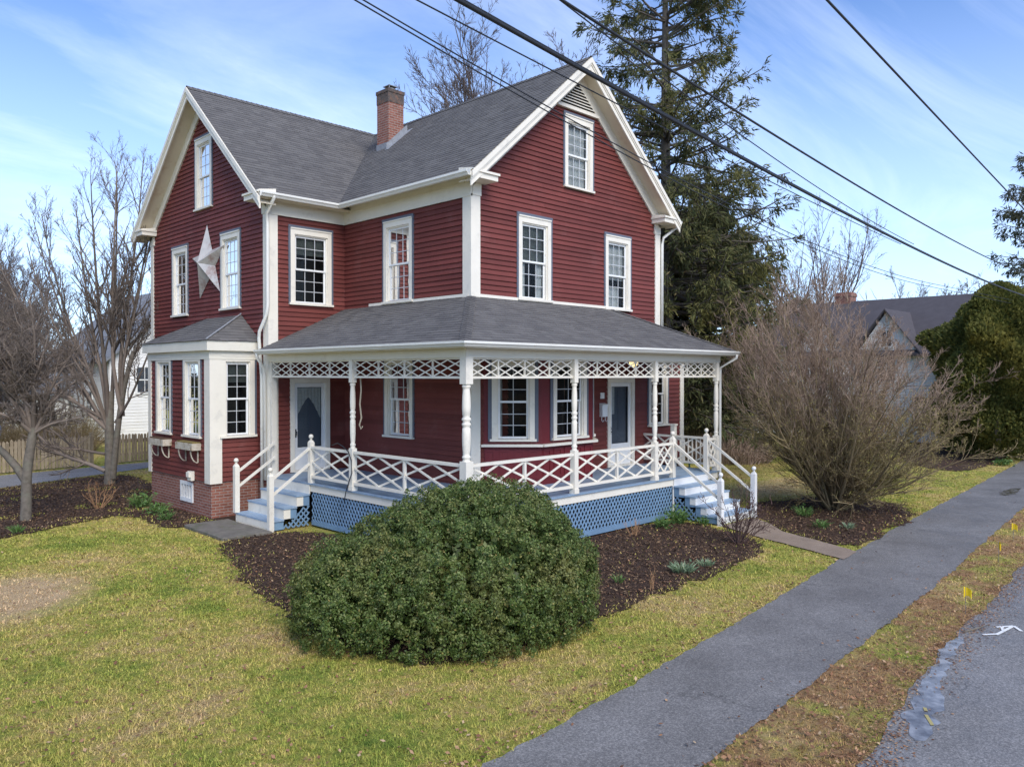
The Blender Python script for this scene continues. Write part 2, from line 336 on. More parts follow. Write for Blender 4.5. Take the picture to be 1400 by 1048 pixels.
def m_leaf(name, stops, rough=0.5, trans=0.15, clump=0.0, cs=1.2, clumpc=None, spec=0.4, zgrad=None):
    m, nt, b = newmat(name); c = ramp(nt, island(nt), stops)
    if clumpc: c = mixc(nt, ramp(nt, noise(nt, cs, 5, 0.7), [(0.5, (0, 0, 0)), (0.66, (clump,) * 3)]), c, mixc(nt, 1.0, ramp(nt, island(nt), [(0, (0.7,) * 3), (1, (1.35,) * 3)]), clumpc, 'MULTIPLY'))
    nt.links.new(c, b.inputs['Base Color']); b.inputs['Roughness'].default_value = rough; b.inputs['Specular IOR Level'].default_value = spec
    if trans:
        out = nt.nodes['Material Output']; t = node(nt, 'ShaderNodeBsdfTranslucent'); nt.links.new(c, t.inputs[0])
        mx = node(nt, 'ShaderNodeMixShader'); mx.inputs[0].default_value = trans
        nt.links.new(b.outputs[0], mx.inputs[1]); nt.links.new(t.outputs[0], mx.inputs[2]); nt.links.new(mx.outputs[0], out.inputs['Surface'])
    return m
M['boxleaf'] = m_leaf('holly_leaves', [(0, (0.040, 0.070, 0.017)), (0.45, (0.098, 0.148, 0.034)), (0.8, (0.175, 0.225, 0.058)), (0.96, (0.24, 0.27, 0.10)), (1, (0.36, 0.28, 0.09))], 0.45, 0.25, 0.75, 1.6, (0.20, 0.19, 0.06), 0.3)
M['needle'] = m_leaf('dark_conifer_needles', [(0, (0.058, 0.074, 0.034)), (0.5, (0.112, 0.124, 0.056)), (0.85, (0.17, 0.17, 0.076)), (1, (0.25, 0.20, 0.10))], 0.85, 0.32, 0.7, 0.30, (0.22, 0.195, 0.055), 0.1)
M['needlefar'] = m_leaf('far_conifer_needles', [(0, (0.050, 0.066, 0.042)), (0.6, (0.09, 0.10, 0.06)), (1, (0.14, 0.135, 0.08))], 0.7, 0.1, 0.5, 0.4, (0.08, 0.07, 0.04), 0.2)
M['arbor'] = m_leaf('arborvitae_sprays', [(0, (0.065, 0.085, 0.025)), (0.5, (0.15, 0.165, 0.042)), (1, (0.27, 0.25, 0.07))], 0.7, 0.35, 0.75, 0.5, (0.33, 0.28, 0.07), 0.25)
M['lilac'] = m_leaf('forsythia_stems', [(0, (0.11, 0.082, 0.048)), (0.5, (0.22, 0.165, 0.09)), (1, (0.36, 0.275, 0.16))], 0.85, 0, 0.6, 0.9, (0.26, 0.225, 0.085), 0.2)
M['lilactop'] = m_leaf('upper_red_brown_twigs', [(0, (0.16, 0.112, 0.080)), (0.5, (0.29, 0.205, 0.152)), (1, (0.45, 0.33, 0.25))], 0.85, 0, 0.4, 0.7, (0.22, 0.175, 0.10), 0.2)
M['bud'] = m_leaf('olive_buds', [(0, (0.22, 0.18, 0.06)), (1, (0.40, 0.34, 0.11))], 0.8, 0)
M['fresh'] = m_leaf('fresh_green_leaves', [(0, (0.06, 0.13, 0.03)), (1, (0.16, 0.26, 0.07))], 0.5, 0.15)
M['pale_leaf'] = m_leaf('pale_green_leaves', [(0, (0.12, 0.20, 0.10)), (1, (0.30, 0.36, 0.22))], 0.5, 0.15)
M['drystem'] = m_leaf('dry_tan_stems', [(0, (0.26, 0.13, 0.06)), (1, (0.46, 0.27, 0.14))], 0.85, 0)
M['darkstem'] = m_leaf('dark_purple_stems', [(0, (0.06, 0.035, 0.03)), (1, (0.14, 0.08, 0.07))], 0.8, 0)
M['litter'] = m_leaf('fallen_leaf_litter', [(0, (0.10, 0.045, 0.024)), (0.5, (0.25, 0.12, 0.06)), (0.85, (0.38, 0.21, 0.11)), (1, (0.54, 0.38, 0.22))], 0.8, 0.05)
M['haze_trees'] = m_leaf('distant_wood_twigs', [(0, (0.10, 0.085, 0.085)), (0.6, (0.16, 0.135, 0.13)), (1, (0.20, 0.18, 0.16))], 0.9, 0)

# ------------------------------------------------------------------ ground
def wob(x, y, s=1.0, a=0.08):
    v = mnoise.noise_vector(Vector((x * s, y * s, 3.3))); w = mnoise.noise_vector(Vector((x * s * 4, y * s * 4, 7.3)))
    u = mnoise.noise_vector(Vector((x * s * 11, y * s * 11, 1.7)))
    return x + v.x * a * .6 + w.x * a * .5 + u.x * a * .4, y + v.y * a * .6 + w.y * a * .5 + u.y * a * .4
def dense(poly, step=0.12, a=0.08):
    out = []
    n = len(poly)
    for i in range(n):
        x0, y0 = poly[i]; x1, y1 = poly[(i + 1) % n]; L = math.hypot(x1 - x0, y1 - y0)
        st = step if L < 60 else L / 300
        k = max(1, int(L / st))
        for j in range(k):
            t = j / k; out.append(wob(x0 + (x1 - x0) * t, y0 + (y1 - y0) * t, 1.3, a))
    return out
def smoothpoly(p, it=2):
    for _ in range(it):
        q = []
        for i in range(len(p)):
            a = p[i]; b = p[(i + 1) % len(p)]
            q += [(a[0] * .75 + b[0] * .25, a[1] * .75 + b[1] * .25), (a[0] * .25 + b[0] * .75, a[1] * .25 + b[1] * .75)]
        p = q
    return p
from mathutils.geometry import tessellate_polygon
def sheet(name, poly, z, mat):
    vs = [Vector((x, y, z)) for x, y in poly]; tris = tessellate_polygon([vs])
    return link(name, [tuple(v) for v in vs], [tuple(t) for t in tris], mat)
def inpoly(X, Y, poly):
    p = np.asarray(poly); c = np.zeros(X.shape, bool); j = len(p) - 1
    for i in range(len(p)):
        xi, yi = p[i]; xj, yj = p[j]
        if yi != yj: c ^= ((yi > Y) != (yj > Y)) & (X < (xj - xi) * (Y - yi) / (yj - yi) + xi)
        j = i
    return c
g = MB(); B = 700
g.quad((-B, -B, 0), (B, -B, 0), (B, B, 0), (-B, B, 0))
tag(g.build('ground', M['lawn']), kind='structure')
SIDEWALK = dense([(-60, -12.6), (-30, -10.2), (-7.17, -8.05), (-4.88, -7.88), (-1, -7.5), (2.78, -7.06), (9, -6.5), (20.94, -5.55), (45, -3.5), (200, 9), (200, 6.2), (45, -5.3), (12.65, -8.01), (2.46, -8.93), (-3, -9.30), (-5.79, -9.45), (-30, -11.9), (-60, -14.4)], 0.07, 0.06)
tag(sheet('sidewalk', SIDEWALK, 0.012, M['walk']), kind='structure')
ROAD = dense([(-80, -17.2), (-20, -11.9), (-4.71, -10.49), (-2.4, -10.15), (-0.23, -9.97), (2, -9.85), (4.97, -9.6), (12, -9.0), (45, -6.2), (200, 7), (200, -1), (60, -14), (12, -17.5), (-20, -20), (-80, -25)], 0.12, 0.10)
tag(sheet('road', ROAD, 0.008, M['road']), kind='structure')
DRIVE = dense([(-40, 3.5), (-14, 12.2), (-9, 14.2), (-5.8, 15.4), (-0.5, 17.7), (6, 18.5), (14, 18.5), (14, 21), (1, 19.8), (-5, 19.0), (-12, 17.5), (-40, 10)], 0.2, 0.1)
tag(sheet('driveway', DRIVE, 0.012, M['drive']), kind='structure')
BED_A = dense(smoothpoly([(-12.5, 4.9), (-7.7, 6.6), (-5.9, 7.4), (-4.9, 7.9), (-4.55, 6.8), (-4.75, 5.3), (-4.2, 4.9), (-2.3, 5.1), (-2.1, 13), (-1.6, 17.0), (-6, 15.1), (-12.5, 12.4)]), 0.08, 0.26)
BED_B = dense(smoothpoly([(-4.9, 1.9), (-5.75, -0.6), (-6.1, -3.0), (-6.35, -4.6), (-6.0, -5.7), (-4.7, -6.2), (-3.1, -6.0), (0.1, -5.9), (2.4, -5.75), (3.35, -5.35), (4.1, -4.3), (4.5, -3.0), (3, -2.0), (-2, -2.0), (-2.2, 2), (-3.2, 3.2), (-4.4, 3.1)]), 0.08, 0.26)
BED_C = dense(smoothpoly([(4.9, -5.0), (4.2, -6.75), (6.5, -6.75), (9.2, -6.45), (11.2, -5.2), (10.4, -3.4), (8.6, -2.6), (6.8, -2.8), (6.1, -3.9)]), 0.08, 0.26)
BED_D = dense(smoothpoly([(19, -4.6), (24, -4.7), (30, -4.0), (40, -3.2), (40, 1), (30, 1), (22, -1.5)]), 0.2, 0.25)
BEDS = [BED_A, BED_B, BED_C, BED_D]
for bp_ in BEDS: tag(sheet('mulch_bed', bp_, 0.018, M['mulch']), kind='structure')
WALKP = dense([(4.55, -3.7), (6.0, -3.7), (5.6, -4.35), (4.9, -5.0), (4.05, -7.0), (3.15, -7.12), (3.5, -6.2), (3.95, -4.9)], 0.12, 0.06)
tag(sheet('front_path', WALKP, 0.024, M['gravel']), kind='structure')
PUD = dense(smoothpoly([(-3.95, -10.62), (-3.15, -10.34), (-2.2, -10.2), (-1.0, -10.03), (-0.15, -9.97), (-0.1, -10.08), (-1.1, -10.2), (-2.0, -10.32), (-2.6, -10.50), (-3.6, -10.74)]), 0.1, 0.16)
tag(sheet('puddle', PUD, 0.0125, M['water']), kind='structure')
PUD2 = dense(smoothpoly([(14.2, -7.1), (15.6, -6.8), (16.9, -7.0), (15.4, -7.35)]), 0.1, 0.2)
tag(sheet('puddle', PUD2, 0.017, M['water']), kind='structure')
sl = MB(); sl.prism(dense([(-4.45, 2.95), (-3.35, 2.85), (-3.35, 5.05), (-4.4, 5.05)], 0.15, 0.05), 0.0, 0.075)
tag(sl.build('stone_slab', M['stone'], bevel=0.01), 'mossy low stone slab at the foot of the left porch steps', 'slab')

# ------------------------------------------------------------------ house
H = thing('house', (2.5, 5.0, 0), 'large two and a half storey red clapboard house with white trim and a wraparound porch', 'house')
W, D, P, YB = 7.3, 5.08, 2.22, 12.55
S, RZ = 0.88, 11.55
DK = 1.02
XF = frame((0, 0, 0), (1, 0, 0), (0, -1, 0))          # front facade, a = X
XL = frame((0, 0, 0), (0, 1, 0), (-1, 0, 0))          # main block's left facade, a = Y
XS = frame((0, D, 0), (1, 0, 0), (0, -1, 0))          # wing's front facade, a = X
XG = frame((-P, 0, 0), (0, 1, 0), (-1, 0, 0))         # wing's gable, a = Y
BX, BY0, BY1 = -3.47, 5.65, 9.45
XBF = frame((BX, 0, 0), (0, 1, 0), (-1, 0, 0)); XBS = frame((0, BY0, 0), (1, 0, 0), (0, -1, 0))
s2 = math.sqrt(.5)
XC1 = frame((0.35, 0, 0), (s2, -s2, 0), (-s2, -s2, 0)); CL = 0.95 / s2   # canted bay: left flank
XC2 = frame((1.3, -0.95, 0), (1, 0, 0), (0, -1, 0))                      # front
XC3 = frame((3.15, -0.95, 0), (s2, s2, 0), (s2, -s2, 0))                 # right flank

def clap(mb, F, z0, z1, span, holes=(), e=0.120, d=0.031):
    z = z0
    while z < z1 - 0.01:
        zt = min(z + e, z1); a0, a1 = span(z); b0, b1 = span(zt); zm = (z + zt) / 2
        if a1 - a0 > 0.02:
            hs = sorted((h[0], h[1]) for h in holes if h[2] < zm < h[3]); cuts = []; c = a0; cb = b0
            for h0, h1 in hs: cuts.append((c, h0, cb, h0)); c = cb = h1
            cuts.append((c, a1, cb, max(b1, cb)))
            for l, r, lb, rb in cuts:
                if r - l < 0.01: continue
                q = l
                while q < r - 1e-6:
                    q1 = q + random.uniform(2.2, 4.6)
                    if r - q1 < .5: q1 = r
                    j = random.uniform(-.003, .003); ql, qr = (lb if q == l else q), (rb if q1 == r else q1 - .002)
                    qr0 = r if q1 == r else q1 - .002
                    mb.add([F(q, d + j, z), F(qr0, d + j, z), F(qr, 0.001, zt + .004), F(ql, 0.001, zt + .004), F(q, 0, z), F(qr0, 0, z)], [(0, 1, 2, 3), (4, 5, 1, 0)])
                    q = q1
        z = zt
const = lambda a, b: (lambda z: (a, b))
# windows: (F, centre, width, z0, z1, cols, kind)
WIN = [
 (XF, 2.06, 1.14, 5.32, 7.32, 3, 'blind', 'w'), (XF, 5.36, 1.10, 5.28, 7.26, 3, 'lace', 'w'), (XF, 3.71, 1.10, 8.28, 10.10, 3, 'sheer', 'w'),
 (XF, 7.28, 0.95, 2.05, 4.02, 2, 'dark', 'w'),
 (XL, 2.68, 1.16, 5.32, 7.36, 3, 'side', 'w'), (XL, 2.66, 1.14, 1.97, 3.98, 3, 'dark', 'w'),
 (XS, -1.04, 1.20, 5.33, 7.27, 3, 'half', 'w'),
 (XG, 10.39, 1.08, 5.26, 7.28, 2, 'dark', 'w'), (XG, 7.12, 1.10, 5.28, 7.32, 3, 'dark', 'w'), (XG, 8.75, 1.05, 8.2, 10.2, 2, 'dark', 'w'),
 (XBF, 6.66, 1.02, 1.95, 4.0, 2, 'dark', 'b'), (XBF, 8.46, 1.0, 1.95, 4.0, 2, 'dark', 'b'), (XBS, -2.78, 0.88, 1.97, 4.0, 2, 'half', 'b'),
 (XC1, 0.70, 0.98, 2.02, 3.92, 2, 'dark', 'c'), (XC2, 0.97, 1.20, 2.02, 3.92, 2, 'dark', 'c'), (XC3, 0.66, 0.98, 2.02, 3.92, 2, 'dark', 'c'),
]
def holes(F, pad=0.0): return [(c - w / 2 + .04, c + w / 2 - .04, z0 + .02, z1 - .03) for (G, c, w, z0, z1, *_r) in WIN if G is F]
DOORS = [(XS, -1.08, 1.16), (XF, 5.51, 1.20)]
def dholes(F): return [(c - w / 2 + .05, c + w / 2 - .05, 0, 3.38) for (G, c, w) in DOORS if G is F]

def gable(z, lo, hi, top=RZ - 0.12, zr=RZ - .12 - .88 * 3.65):
    mid = (lo + hi) / 2; h = min((hi - lo) / 2, max(0, (top - z) / S)); return (mid - h, mid + h)
mw = MB()
clap(mw, XF, 0.95, 4.05, const(0, 8.55), holes(XF) + dholes(XF)); clap(mw, XF, 4.05, 11.4, lambda z: gable(z, 0, W), holes(XF))
clap(mw, XL, 0.95, 7.95, const(0, D), holes(XL))
XR = frame((W, 0, 0), (0, 1, 0), (1, 0, 0)); clap(mw, XR, 0.95, 7.95, const(0, YB))
XB = frame((0, YB, 0), (1, 0, 0), (0, 1, 0)); clap(mw, XB, 0.6, 11.4, lambda z: gable(z, 0, W))
XA = frame((8.55, 0, 0), (0, 1, 0), (1, 0, 0)); clap(mw, XA, 0.6, 4.1, const(0, 3.0))
XAB = frame((0, 3.0, 0), (1, 0, 0), (0, 1, 0)); clap(mw, XAB, 0.6, 4.1, const(W, 8.55))
mw.build('wall', M['red'], H)
ww = MB()
clap(ww, XS, 0.95, 7.95, const(-P, 0), holes(XS) + dholes(XS))
ww.build('wall', M['red'], H); ww = MB(); clap(ww, XG, 0.9, 11.4, lambda z: gable(z, D, YB, RZ - .08), holes(XG)); 
XWB = frame((0, YB, 0), (1, 0, 0), (0, 1, 0)); clap(ww, XWB, 0.6, 7.9, const(-P, 0))
ww.build('wall', M['red'], H)
bw = MB()
clap(bw, XBF, 0.9, 3.98, const(BY0, BY1), holes(XBF)); clap(bw, XBS, 0.9, 3.98, const(BX, -P), holes(XBS))
XBN = frame((0, BY1, 0), (1, 0, 0), (0, 1, 0)); clap(bw, XBN, 0.9, 3.98, const(BX, -P))
bay_wall = bw.build('wall', M['red'], H)
# panelled canted bay beneath the porch
cb = MB(); pn = MB()
for F, L in ((XC1, CL), (XC2, 1.85), (XC3, CL)):
    hs = [h for h in holes(F)]
    h = hs[0]
    cb.fbox(F, 0, L, -0.03, 0.0, DK, h[2]); cb.fbox(F, 0, h[0], -0.03, 0.0, h[2], 3.96); cb.fbox(F, h[1], L, -0.03, 0, h[2], 3.96); cb.fbox(F, h[0], h[1], -0.03, 0, h[3], 3.96)
    n = max(2, int(L / 0.33))
    for i in range(n):
        a0 = L * i / n + 0.05; a1 = L * (i + 1) / n - 0.05
        for q in ((a0, a1, DK + .14, DK + .2), (a0, a1, 1.78, 1.84), (a0, a0 + .045, DK + .2, 1.78), (a1 - .045, a1, DK + .2, 1.78)): pn.fbox(F, q[0], q[1], 0.0, 0.018, q[2], q[3])
canted = cb.build('bay_window_panel', M['redpanel'], H); pn.build('panel_moulding', M['redpanel'], canted)
sill = MB()
for F, L in ((XC1, CL), (XC2, 1.85), (XC3, CL)): sill.fbox(F, -0.03, L + 0.03, 0.002, 0.13, 1.90, 1.955)
sill.build('bay_sill_shelf', M['white'], H)
# foundation
fb = MB()
fb.box(-P + .02, -0.02, D + .02, YB - .02, -0.05, 0.9); fb.build('foundation', M['brick'], H); fb = MB(); fb.box(0.02, W - .02, 0.02, YB - .025, -0.05, 0.93)
fb.box(W, 8.53, 0.02, 2.98, -.05, .6)
fb.build('foundation', M['brick'], H)
fb = MB(); bwz = (6.7, 7.45)
fb.box(BX + .012, -P, BY0 + .012, bwz[0], -0.05, 0.9); fb.box(BX + .012, -P, bwz[1], BY1 - .012, -0.05, 0.9)
fb.box(BX + .012, -P, bwz[0], bwz[1], -0.05, 0.28); fb.box(BX + .012, -P, bwz[0], bwz[1], 0.80, 0.9); fb.box(BX + .3, -P, bwz[0], bwz[1], 0.28, 0.8)
fb.build('foundation', M['brick'], H)
cw = MB()
for q in ((bwz[0], bwz[0] + .07, .28, .8), (bwz[1] - .07, bwz[1], .28, .8), (bwz[0] + .07, bwz[1] - .07, .72, .8), (bwz[0] + .07, bwz[1] - .07, .28, .38), (7.05, 7.09, .38, .72), (6.9, 6.93, .38, .72), (7.23, 7.26, .38, .72)):
    cw.fbox(XBF, q[0], q[1], -0.06, 0.02, q[2], q[3])
cwo = cw.build('basement_window', M['worn'], H)
gp = MB(); gp.fbox(XBF, bwz[0] + .05, bwz[1] - .05, -0.10, -0.09, .3, .78); gp.build('pane', M['wdark'], cwo)
vt = MB(); vt.fbox(XBF, 6.55, 6.78, 0.02, 0.11, .86, 1.1); vt.fbox(XBF, 6.58, 6.75, 0.10, 0.16, .95, 1.08); vt.build('dryer_vent', M['white'], H, bevel=.006)

# trim -------------------------------------------------------------
def corner(x, y, sx, sy, w, z0, z1, name='corner_board', mat='white', t=0.045):
    """two boards meeting at an outside corner; sx,sy = outward signs"""
    m_ = MB(); xo = x + sx * t; yo = y + sy * t
    m_.box(min(xo, x - sx * w), max(xo, x - sx * w), min(y, yo), max(y, yo), z0, z1)
    m_.box(min(x, xo), max(x, xo), min(y - sy * w, y), max(y - sy * w, y), z0, z1)
    return m_.build(name, M[mat], H)
corner(0, 0, -1, -1, 0.24, 0.95, 7.60); corner(W, 0, 1, -1, 0.2, 4.05, 7.60); corner(8.55, 0, 1, -1, 0.14, 0.6, 4.0)
corner(-P, D, -1, -1, 0.22, 0.9, 7.60); corner(-P, YB, -1, 1, 0.16, 0.6, 7.60)
corner(BX, BY0, -1, -1, 0.26, 0.86, 3.92, t=0.05); corner(BX, BY1, -1, 1, 0.14, 0.86, 3.92, t=0.05)
fz = MB()
def friezebox(F, a0, a1, z0=7.55, z1=7.99, t=0.058): fz.fbox(F, a0, a1, 0, t, z0, z1)
friezebox(XL, -0.045, D - .045); friezebox(XS, -P - .045, -0.0)
fz.fbox(XL, -.06, D - .06, .058, .085, 7.86, 7.99); fz.fbox(XS, -P - .06, -.076, .058, .085, 7.86, 7.99)
fz.build('frieze_board', M['cream'], H); fz = MB(); friezebox(XR, 0, YB); fz.build('frieze_board', M['cream'], H)
# frieze ends wrap a little round the gable corners as capitals
for F_, q0, q1 in ((XF, 0.002, 0.26), (XF, W - .24, W + .04), (XG, D + .002, D + .26), (XG, YB - .24, YB + .04)):
    fz = MB(); fz.fbox(F_, q0, q1, 0.002, 0.062, 7.58, 7.86); fz.build('corner_capital', M['cream'], H)
OV = 0.42; OG = 0.48
zroof = lambda dist: RZ - S * dist
# cornice returns at the gable feet
def ret(F, a0, a1, sgn):
    m_ = MB(); z0, z1 = 7.86, 7.98
    m_.fbox(F, a0, a1, 0.0, OG - .02, z0, z1)
    m_.fbox(F, a0 - .03 * (sgn < 0), a1 + .03 * (sgn > 0), 0.0, OG + .02, z1, z1 + .05)
    lo, hi = (a0, a1); 
    m_.hexa([F(lo, 0, z1 + .05), F(hi, 0, z1 + .05), F(hi, OG, z1 + .05), F(lo, OG, z1 + .05), F(lo, 0, z1 + .14), F(hi, 0, z1 + .14), F(hi, OG - .04, z1 + .07), F(lo, OG - .04, z1 + .07)])
    m_.build('cornice_return', M['white'], H)
ret(XF, -OV + .05, 0.40, 1); ret(XF, W - .35, W + OV - .05, -1); ret(XG, D - OV + .05, D + 0.40, 1); ret(XG, YB - .38, YB + OV - .05, -1)
# soffits under the eaves
sf = MB()
sf.box(-OV, -0.046, -OG + .02, D - OV + .001, 7.99, 8.01); sf.box(-P - OG + .02, -OV, D - OV, D - .046, 7.99, 8.01); sf.build('eave_soffit', M['cream'], H); sf = MB(); sf.box(W, W + OV, -OG + .02, YB + .3, 7.99, 8.01)
sf.build('eave_soffit', M['cream'], H)
# roofs -------------------------------------------------------------
def courses(mb, o, u, s, n, L, span, e=0.135, t=0.010, tw=(0.16, 0.34)):
    o = Vector(o); u = Vector(u).normalized(); s = Vector(s).normalized(); n = Vector(n).normalized(); v = 0.0; k = 0
    pt = lambda a, b, c: tuple(o + u * a + s * b + n * c)
    while v < L - 1e-4:
        vt = min(v + e, L); a0, a1 = span(v); b0, b1 = span(min(vt + .03, L)); a = a0 - random.uniform(0, tw[1])
        while a < a1:
            an = a + random.uniform(*tw); l = max(a, a0); r = min(an, a1)
            if r - l > 0.004:
                h = t + random.uniform(-.002, .004); dv = random.uniform(-.006, .004)
                lb = max(l, b0) if l <= a0 + 1e-6 or l < b0 else l; rb = min(r, b1) if r >= a1 - 1e-6 or r > b1 else r
                if a0 < b0 and l <= a0 + 1e-6: lb = min(b0, r)
                if a1 > b1 and r >= a1 - 1e-6: rb = max(b1, l)
                lb = min(lb, rb)
                mb.add([pt(l, v + dv, h), pt(r, v + dv, h), pt(rb, vt + .02, .001), pt(lb, vt + .02, .001), pt(l, v + dv, -.004), pt(r, v + dv, -.004)], [(0, 1, 2, 3), (4, 5, 1, 0)])
            a = an
        v = vt; k += 1
cs = 1 / math.sqrt(1 + S * S); sn = S * cs
rf = MB(); half = W / 2 + OV; LS = half / cs; yl = YB + .4 + OG
zE = RZ - S * half
courses(rf, (-OV, -OG, zE), (0, 1, 0), (cs, 0, sn), (-sn, 0, cs), LS, const(0, yl)); courses(rf, (W + OV, -OG, zE), (0, 1, 0), (-cs, 0, sn), (sn, 0, cs), LS, const(0, yl))
ym = (D + YB) / 2; hw = (YB - D) / 2 + OV; LW = hw / cs; zEw = RZ - S * hw
courses(rf, (-P - OG, D - OV, zEw), (1, 0, 0), (0, cs, sn), (0, -sn, cs), LW, const(0, 3.7 + P + OG)); courses(rf, (-P - OG, YB + OV, zEw), (1, 0, 0), (0, -cs, sn), (0, sn, cs), LW, const(0, 3.7 + P + OG))
for a in np.arange(-OG, YB + .4, 0.16):                  # ridge caps
    for sg in (-1, 1): rf.add([(W / 2, a, RZ + .035), (W / 2, a + .19, RZ + .02), (W / 2 + sg * .14, a + .19, RZ + .02 - .14 * S), (W / 2 + sg * .14, a, RZ + .035 - .14 * S)], [(0, 1, 2, 3)])
for a in np.arange(-P - OG, 3.5, 0.16):
    for sg in (-1, 1): rf.add([(a, ym, RZ + .035), (a + .19, ym, RZ + .02), (a + .19, ym + sg * .14, RZ + .02 - .14 * S), (a, ym + sg * .14, RZ + .035 - .14 * S)], [(0, 1, 2, 3)])
roof = rf.build('roof', M['shingle'], H)
# roof deck boards below the shingles give the roof its thickness
rd = MB(); T = 0.10
def slab(p, nrm):
    n = Vector(nrm).normalized(); rd.hexa([Vector(q) - n * T for q in p] + [Vector(q) - n * .004 for q in p])
slab([(-OV + .02, -OG + .02, zE + .02 * S), (-OV + .02, yl - OG - .02, zE + .02 * S), (W / 2, yl - OG - .02, RZ), (W / 2, -OG + .02, RZ)], (-sn, 0, cs))
slab([(W + OV - .02, -OG + .02, zE + .02 * S), (W + OV - .02, yl - OG - .02, zE + .02 * S), (W / 2, yl - OG - .02, RZ), (W / 2, -OG + .02, RZ)], (sn, 0, cs))
slab([(-P - OG + .02, D - OV + .02, zEw + .02 * S), (3.6, D - OV + .02, zEw + .02 * S), (3.6, ym, RZ), (-P - OG + .02, ym, RZ)], (0, -sn, cs))
slab([(-P - OG + .02, YB + OV - .02, zEw + .02 * S), (3.6, YB + OV - .02, zEw + .02 * S), (3.6, ym, RZ), (-P - OG + .02, ym, RZ)], (0, sn, cs))
rd.build('roof_deck', M['soffit'], H)
# rake boards: fascia with a stepped crown, soffit, frieze on the wall
def rake(F, mid, hw_, zr, out=OG):
    for sg in (-1, 1):
        m_ = MB(); e = mid + sg * (hw_); ze = zr - S * hw_
        def strip(off, h, d0, d1):      # off: distance below roof line (vertical), h: vertical height
            A = [(mid, zr - off - h), (e, ze - off - h), (e, ze - off), (mid, zr - off)]
            m_.hexa([F(A[0][0], d0, A[0][1]), F(A[1][0], d0, A[1][1]), F(A[1][0], d1, A[1][1]), F(A[0][0], d1, A[0][1]),
                     F(A[3][0], d0, A[3][1]), F(A[2][0], d0, A[2][1]), F(A[2][0], d1, A[2][1]), F(A[3][0], d1, A[3][1])])
        strip(0.015, 0.13, out - .03, out + .035); strip(0.145, 0.05, out - .03, out + .012); strip(0.195, 0.13, out - .045, out - .008)
        m_.build('rake_board', M['white'], H)
        s_ = MB(); A = [(mid, zr - .20), (e - sg * .05, ze + .05 * S - .20)]
        s_.hexa([F(A[0][0], 0, A[0][1] - .02), F(A[1][0], 0, A[1][1] - .02), F(A[1][0], out - .046, A[1][1] - .02), F(A[0][0], out - .046, A[0][1] - .02),
                 F(A[0][0], 0, A[0][1]), F(A[1][0], 0, A[1][1]), F(A[1][0], out - .046, A[1][1]), F(A[0][0], out - .046, A[0][1])])
        s_.build('rake_soffit', M['soffit'], H)
        f_ = MB(); wv = 0.34; A = [(mid, zr - .22 - wv), (e - sg * (OV - .03), zr - S * (hw_ - OV + .03) - .22 - wv)]
        f_.hexa([F(A[0][0], 0.002, A[0][1]), F(A[1][0], 0.002, A[1][1]), F(A[1][0], .062, A[1][1]), F(A[0][0], .062, A[0][1]),
                 F(A[0][0], 0.002, A[0][1] + wv), F(A[1][0], 0.002, A[1][1] + wv), F(A[1][0], .062, A[1][1] + wv), F(A[0][0], .062, A[0][1] + wv)])
        f_.build('rake_frieze', M['cream'], H)
rake(XF, W / 2, W / 2 + OV, RZ); rake(XG, ym, hw, RZ)
XBK = frame((0, YB, 0), (1, 0, 0), (0, 1, 0)); rake(XBK, W / 2, W / 2 + OV, RZ, 0.88)
# louvre vent in the front gable
lv = MB(); vz0, vz1 = 10.32, 11.0 - .10; hv = lambda z: max(0.01, (RZ - .56 - z) / S)
lv.add([XF(W / 2 - hv(vz0), .045, vz0), XF(W / 2 + hv(vz0), .045, vz0), XF(W / 2, .045, RZ - .56)], [(0, 1, 2)])
lvb = lv.build('gable_vent', M['black'], H); lv = MB()
z = vz0 + .04
while z < RZ - .62:
    h = hv(z); lv.hexa([XF(W / 2 - h, .045, z), XF(W / 2 + h, .045, z), XF(W / 2 + h, .09, z - .03), XF(W / 2 - h, .09, z - .03), XF(W / 2 - h, .045, z + .02), XF(W / 2 + h, .045, z + .02), XF(W / 2 + h, .09, z - .01), XF(W / 2 - h, .09, z - .01)]); z += .075
lv.fbox(XF, W / 2 - hv(vz0) - .06, W / 2 + hv(vz0) + .06, .02, .105, vz0 - .06, vz0)
lv.build('louvre', M['white'], lvb)
# gutters
def gutter(name, pts, w=0.12, h=0.12):
    m_ = MB(); n = len(pts)
    for i in range(n - 1):
        p = Vector(pts[i]); q = Vector(pts[i + 1]); d = (q - p).normalized(); o = d.cross(Vector((0, 0, 1)))   # outward = right of travel
        prof = [(0, 0), (w * .55, 0), (w * .75, h * .35), (w, h * .6), (w, h), (w - .012, h), (w - .012, h * .65), (w * .7, h * .42), (w * .5, .014), (.012, .014), (.012, h), (0, h)]
        e0 = 0 if i == 0 else w; e1 = 0 if i == n - 2 else w
        turn0 = 0; turn1 = 0
        if i > 0: turn0 = (Vector(pts[i]) - Vector(pts[i - 1])).cross(d).z
        if i < n - 2: turn1 = d.cross(Vector(pts[i + 2]) - q).z
        A = []; Bq = []
        for a, z in prof:
            A.append(p + o * a + Vector((0, 0, z)) - d * (a if turn0 > 0 else -a if turn0 < 0 else 0)); Bq.append(q + o * a + Vector((0, 0, z)) + d * (a if turn1 > 0 else -a if turn1 < 0 else 0))
        k = len(prof); m_.add(A + Bq, [(j, (j + 1) % k, k + (j + 1) % k, k + j) for j in range(k)] + [tuple(range(k)), tuple(range(k, 2 * k))[::-1]])
    return m_.build(name, M['metalw'], H)
gz = zE - .10
gutter('gutter', [(-P - OG + .02, D - OV - .01, gz), (-OV - .01, D - OV - .01, gz), (-OV - .01, -OG + .02, gz)])
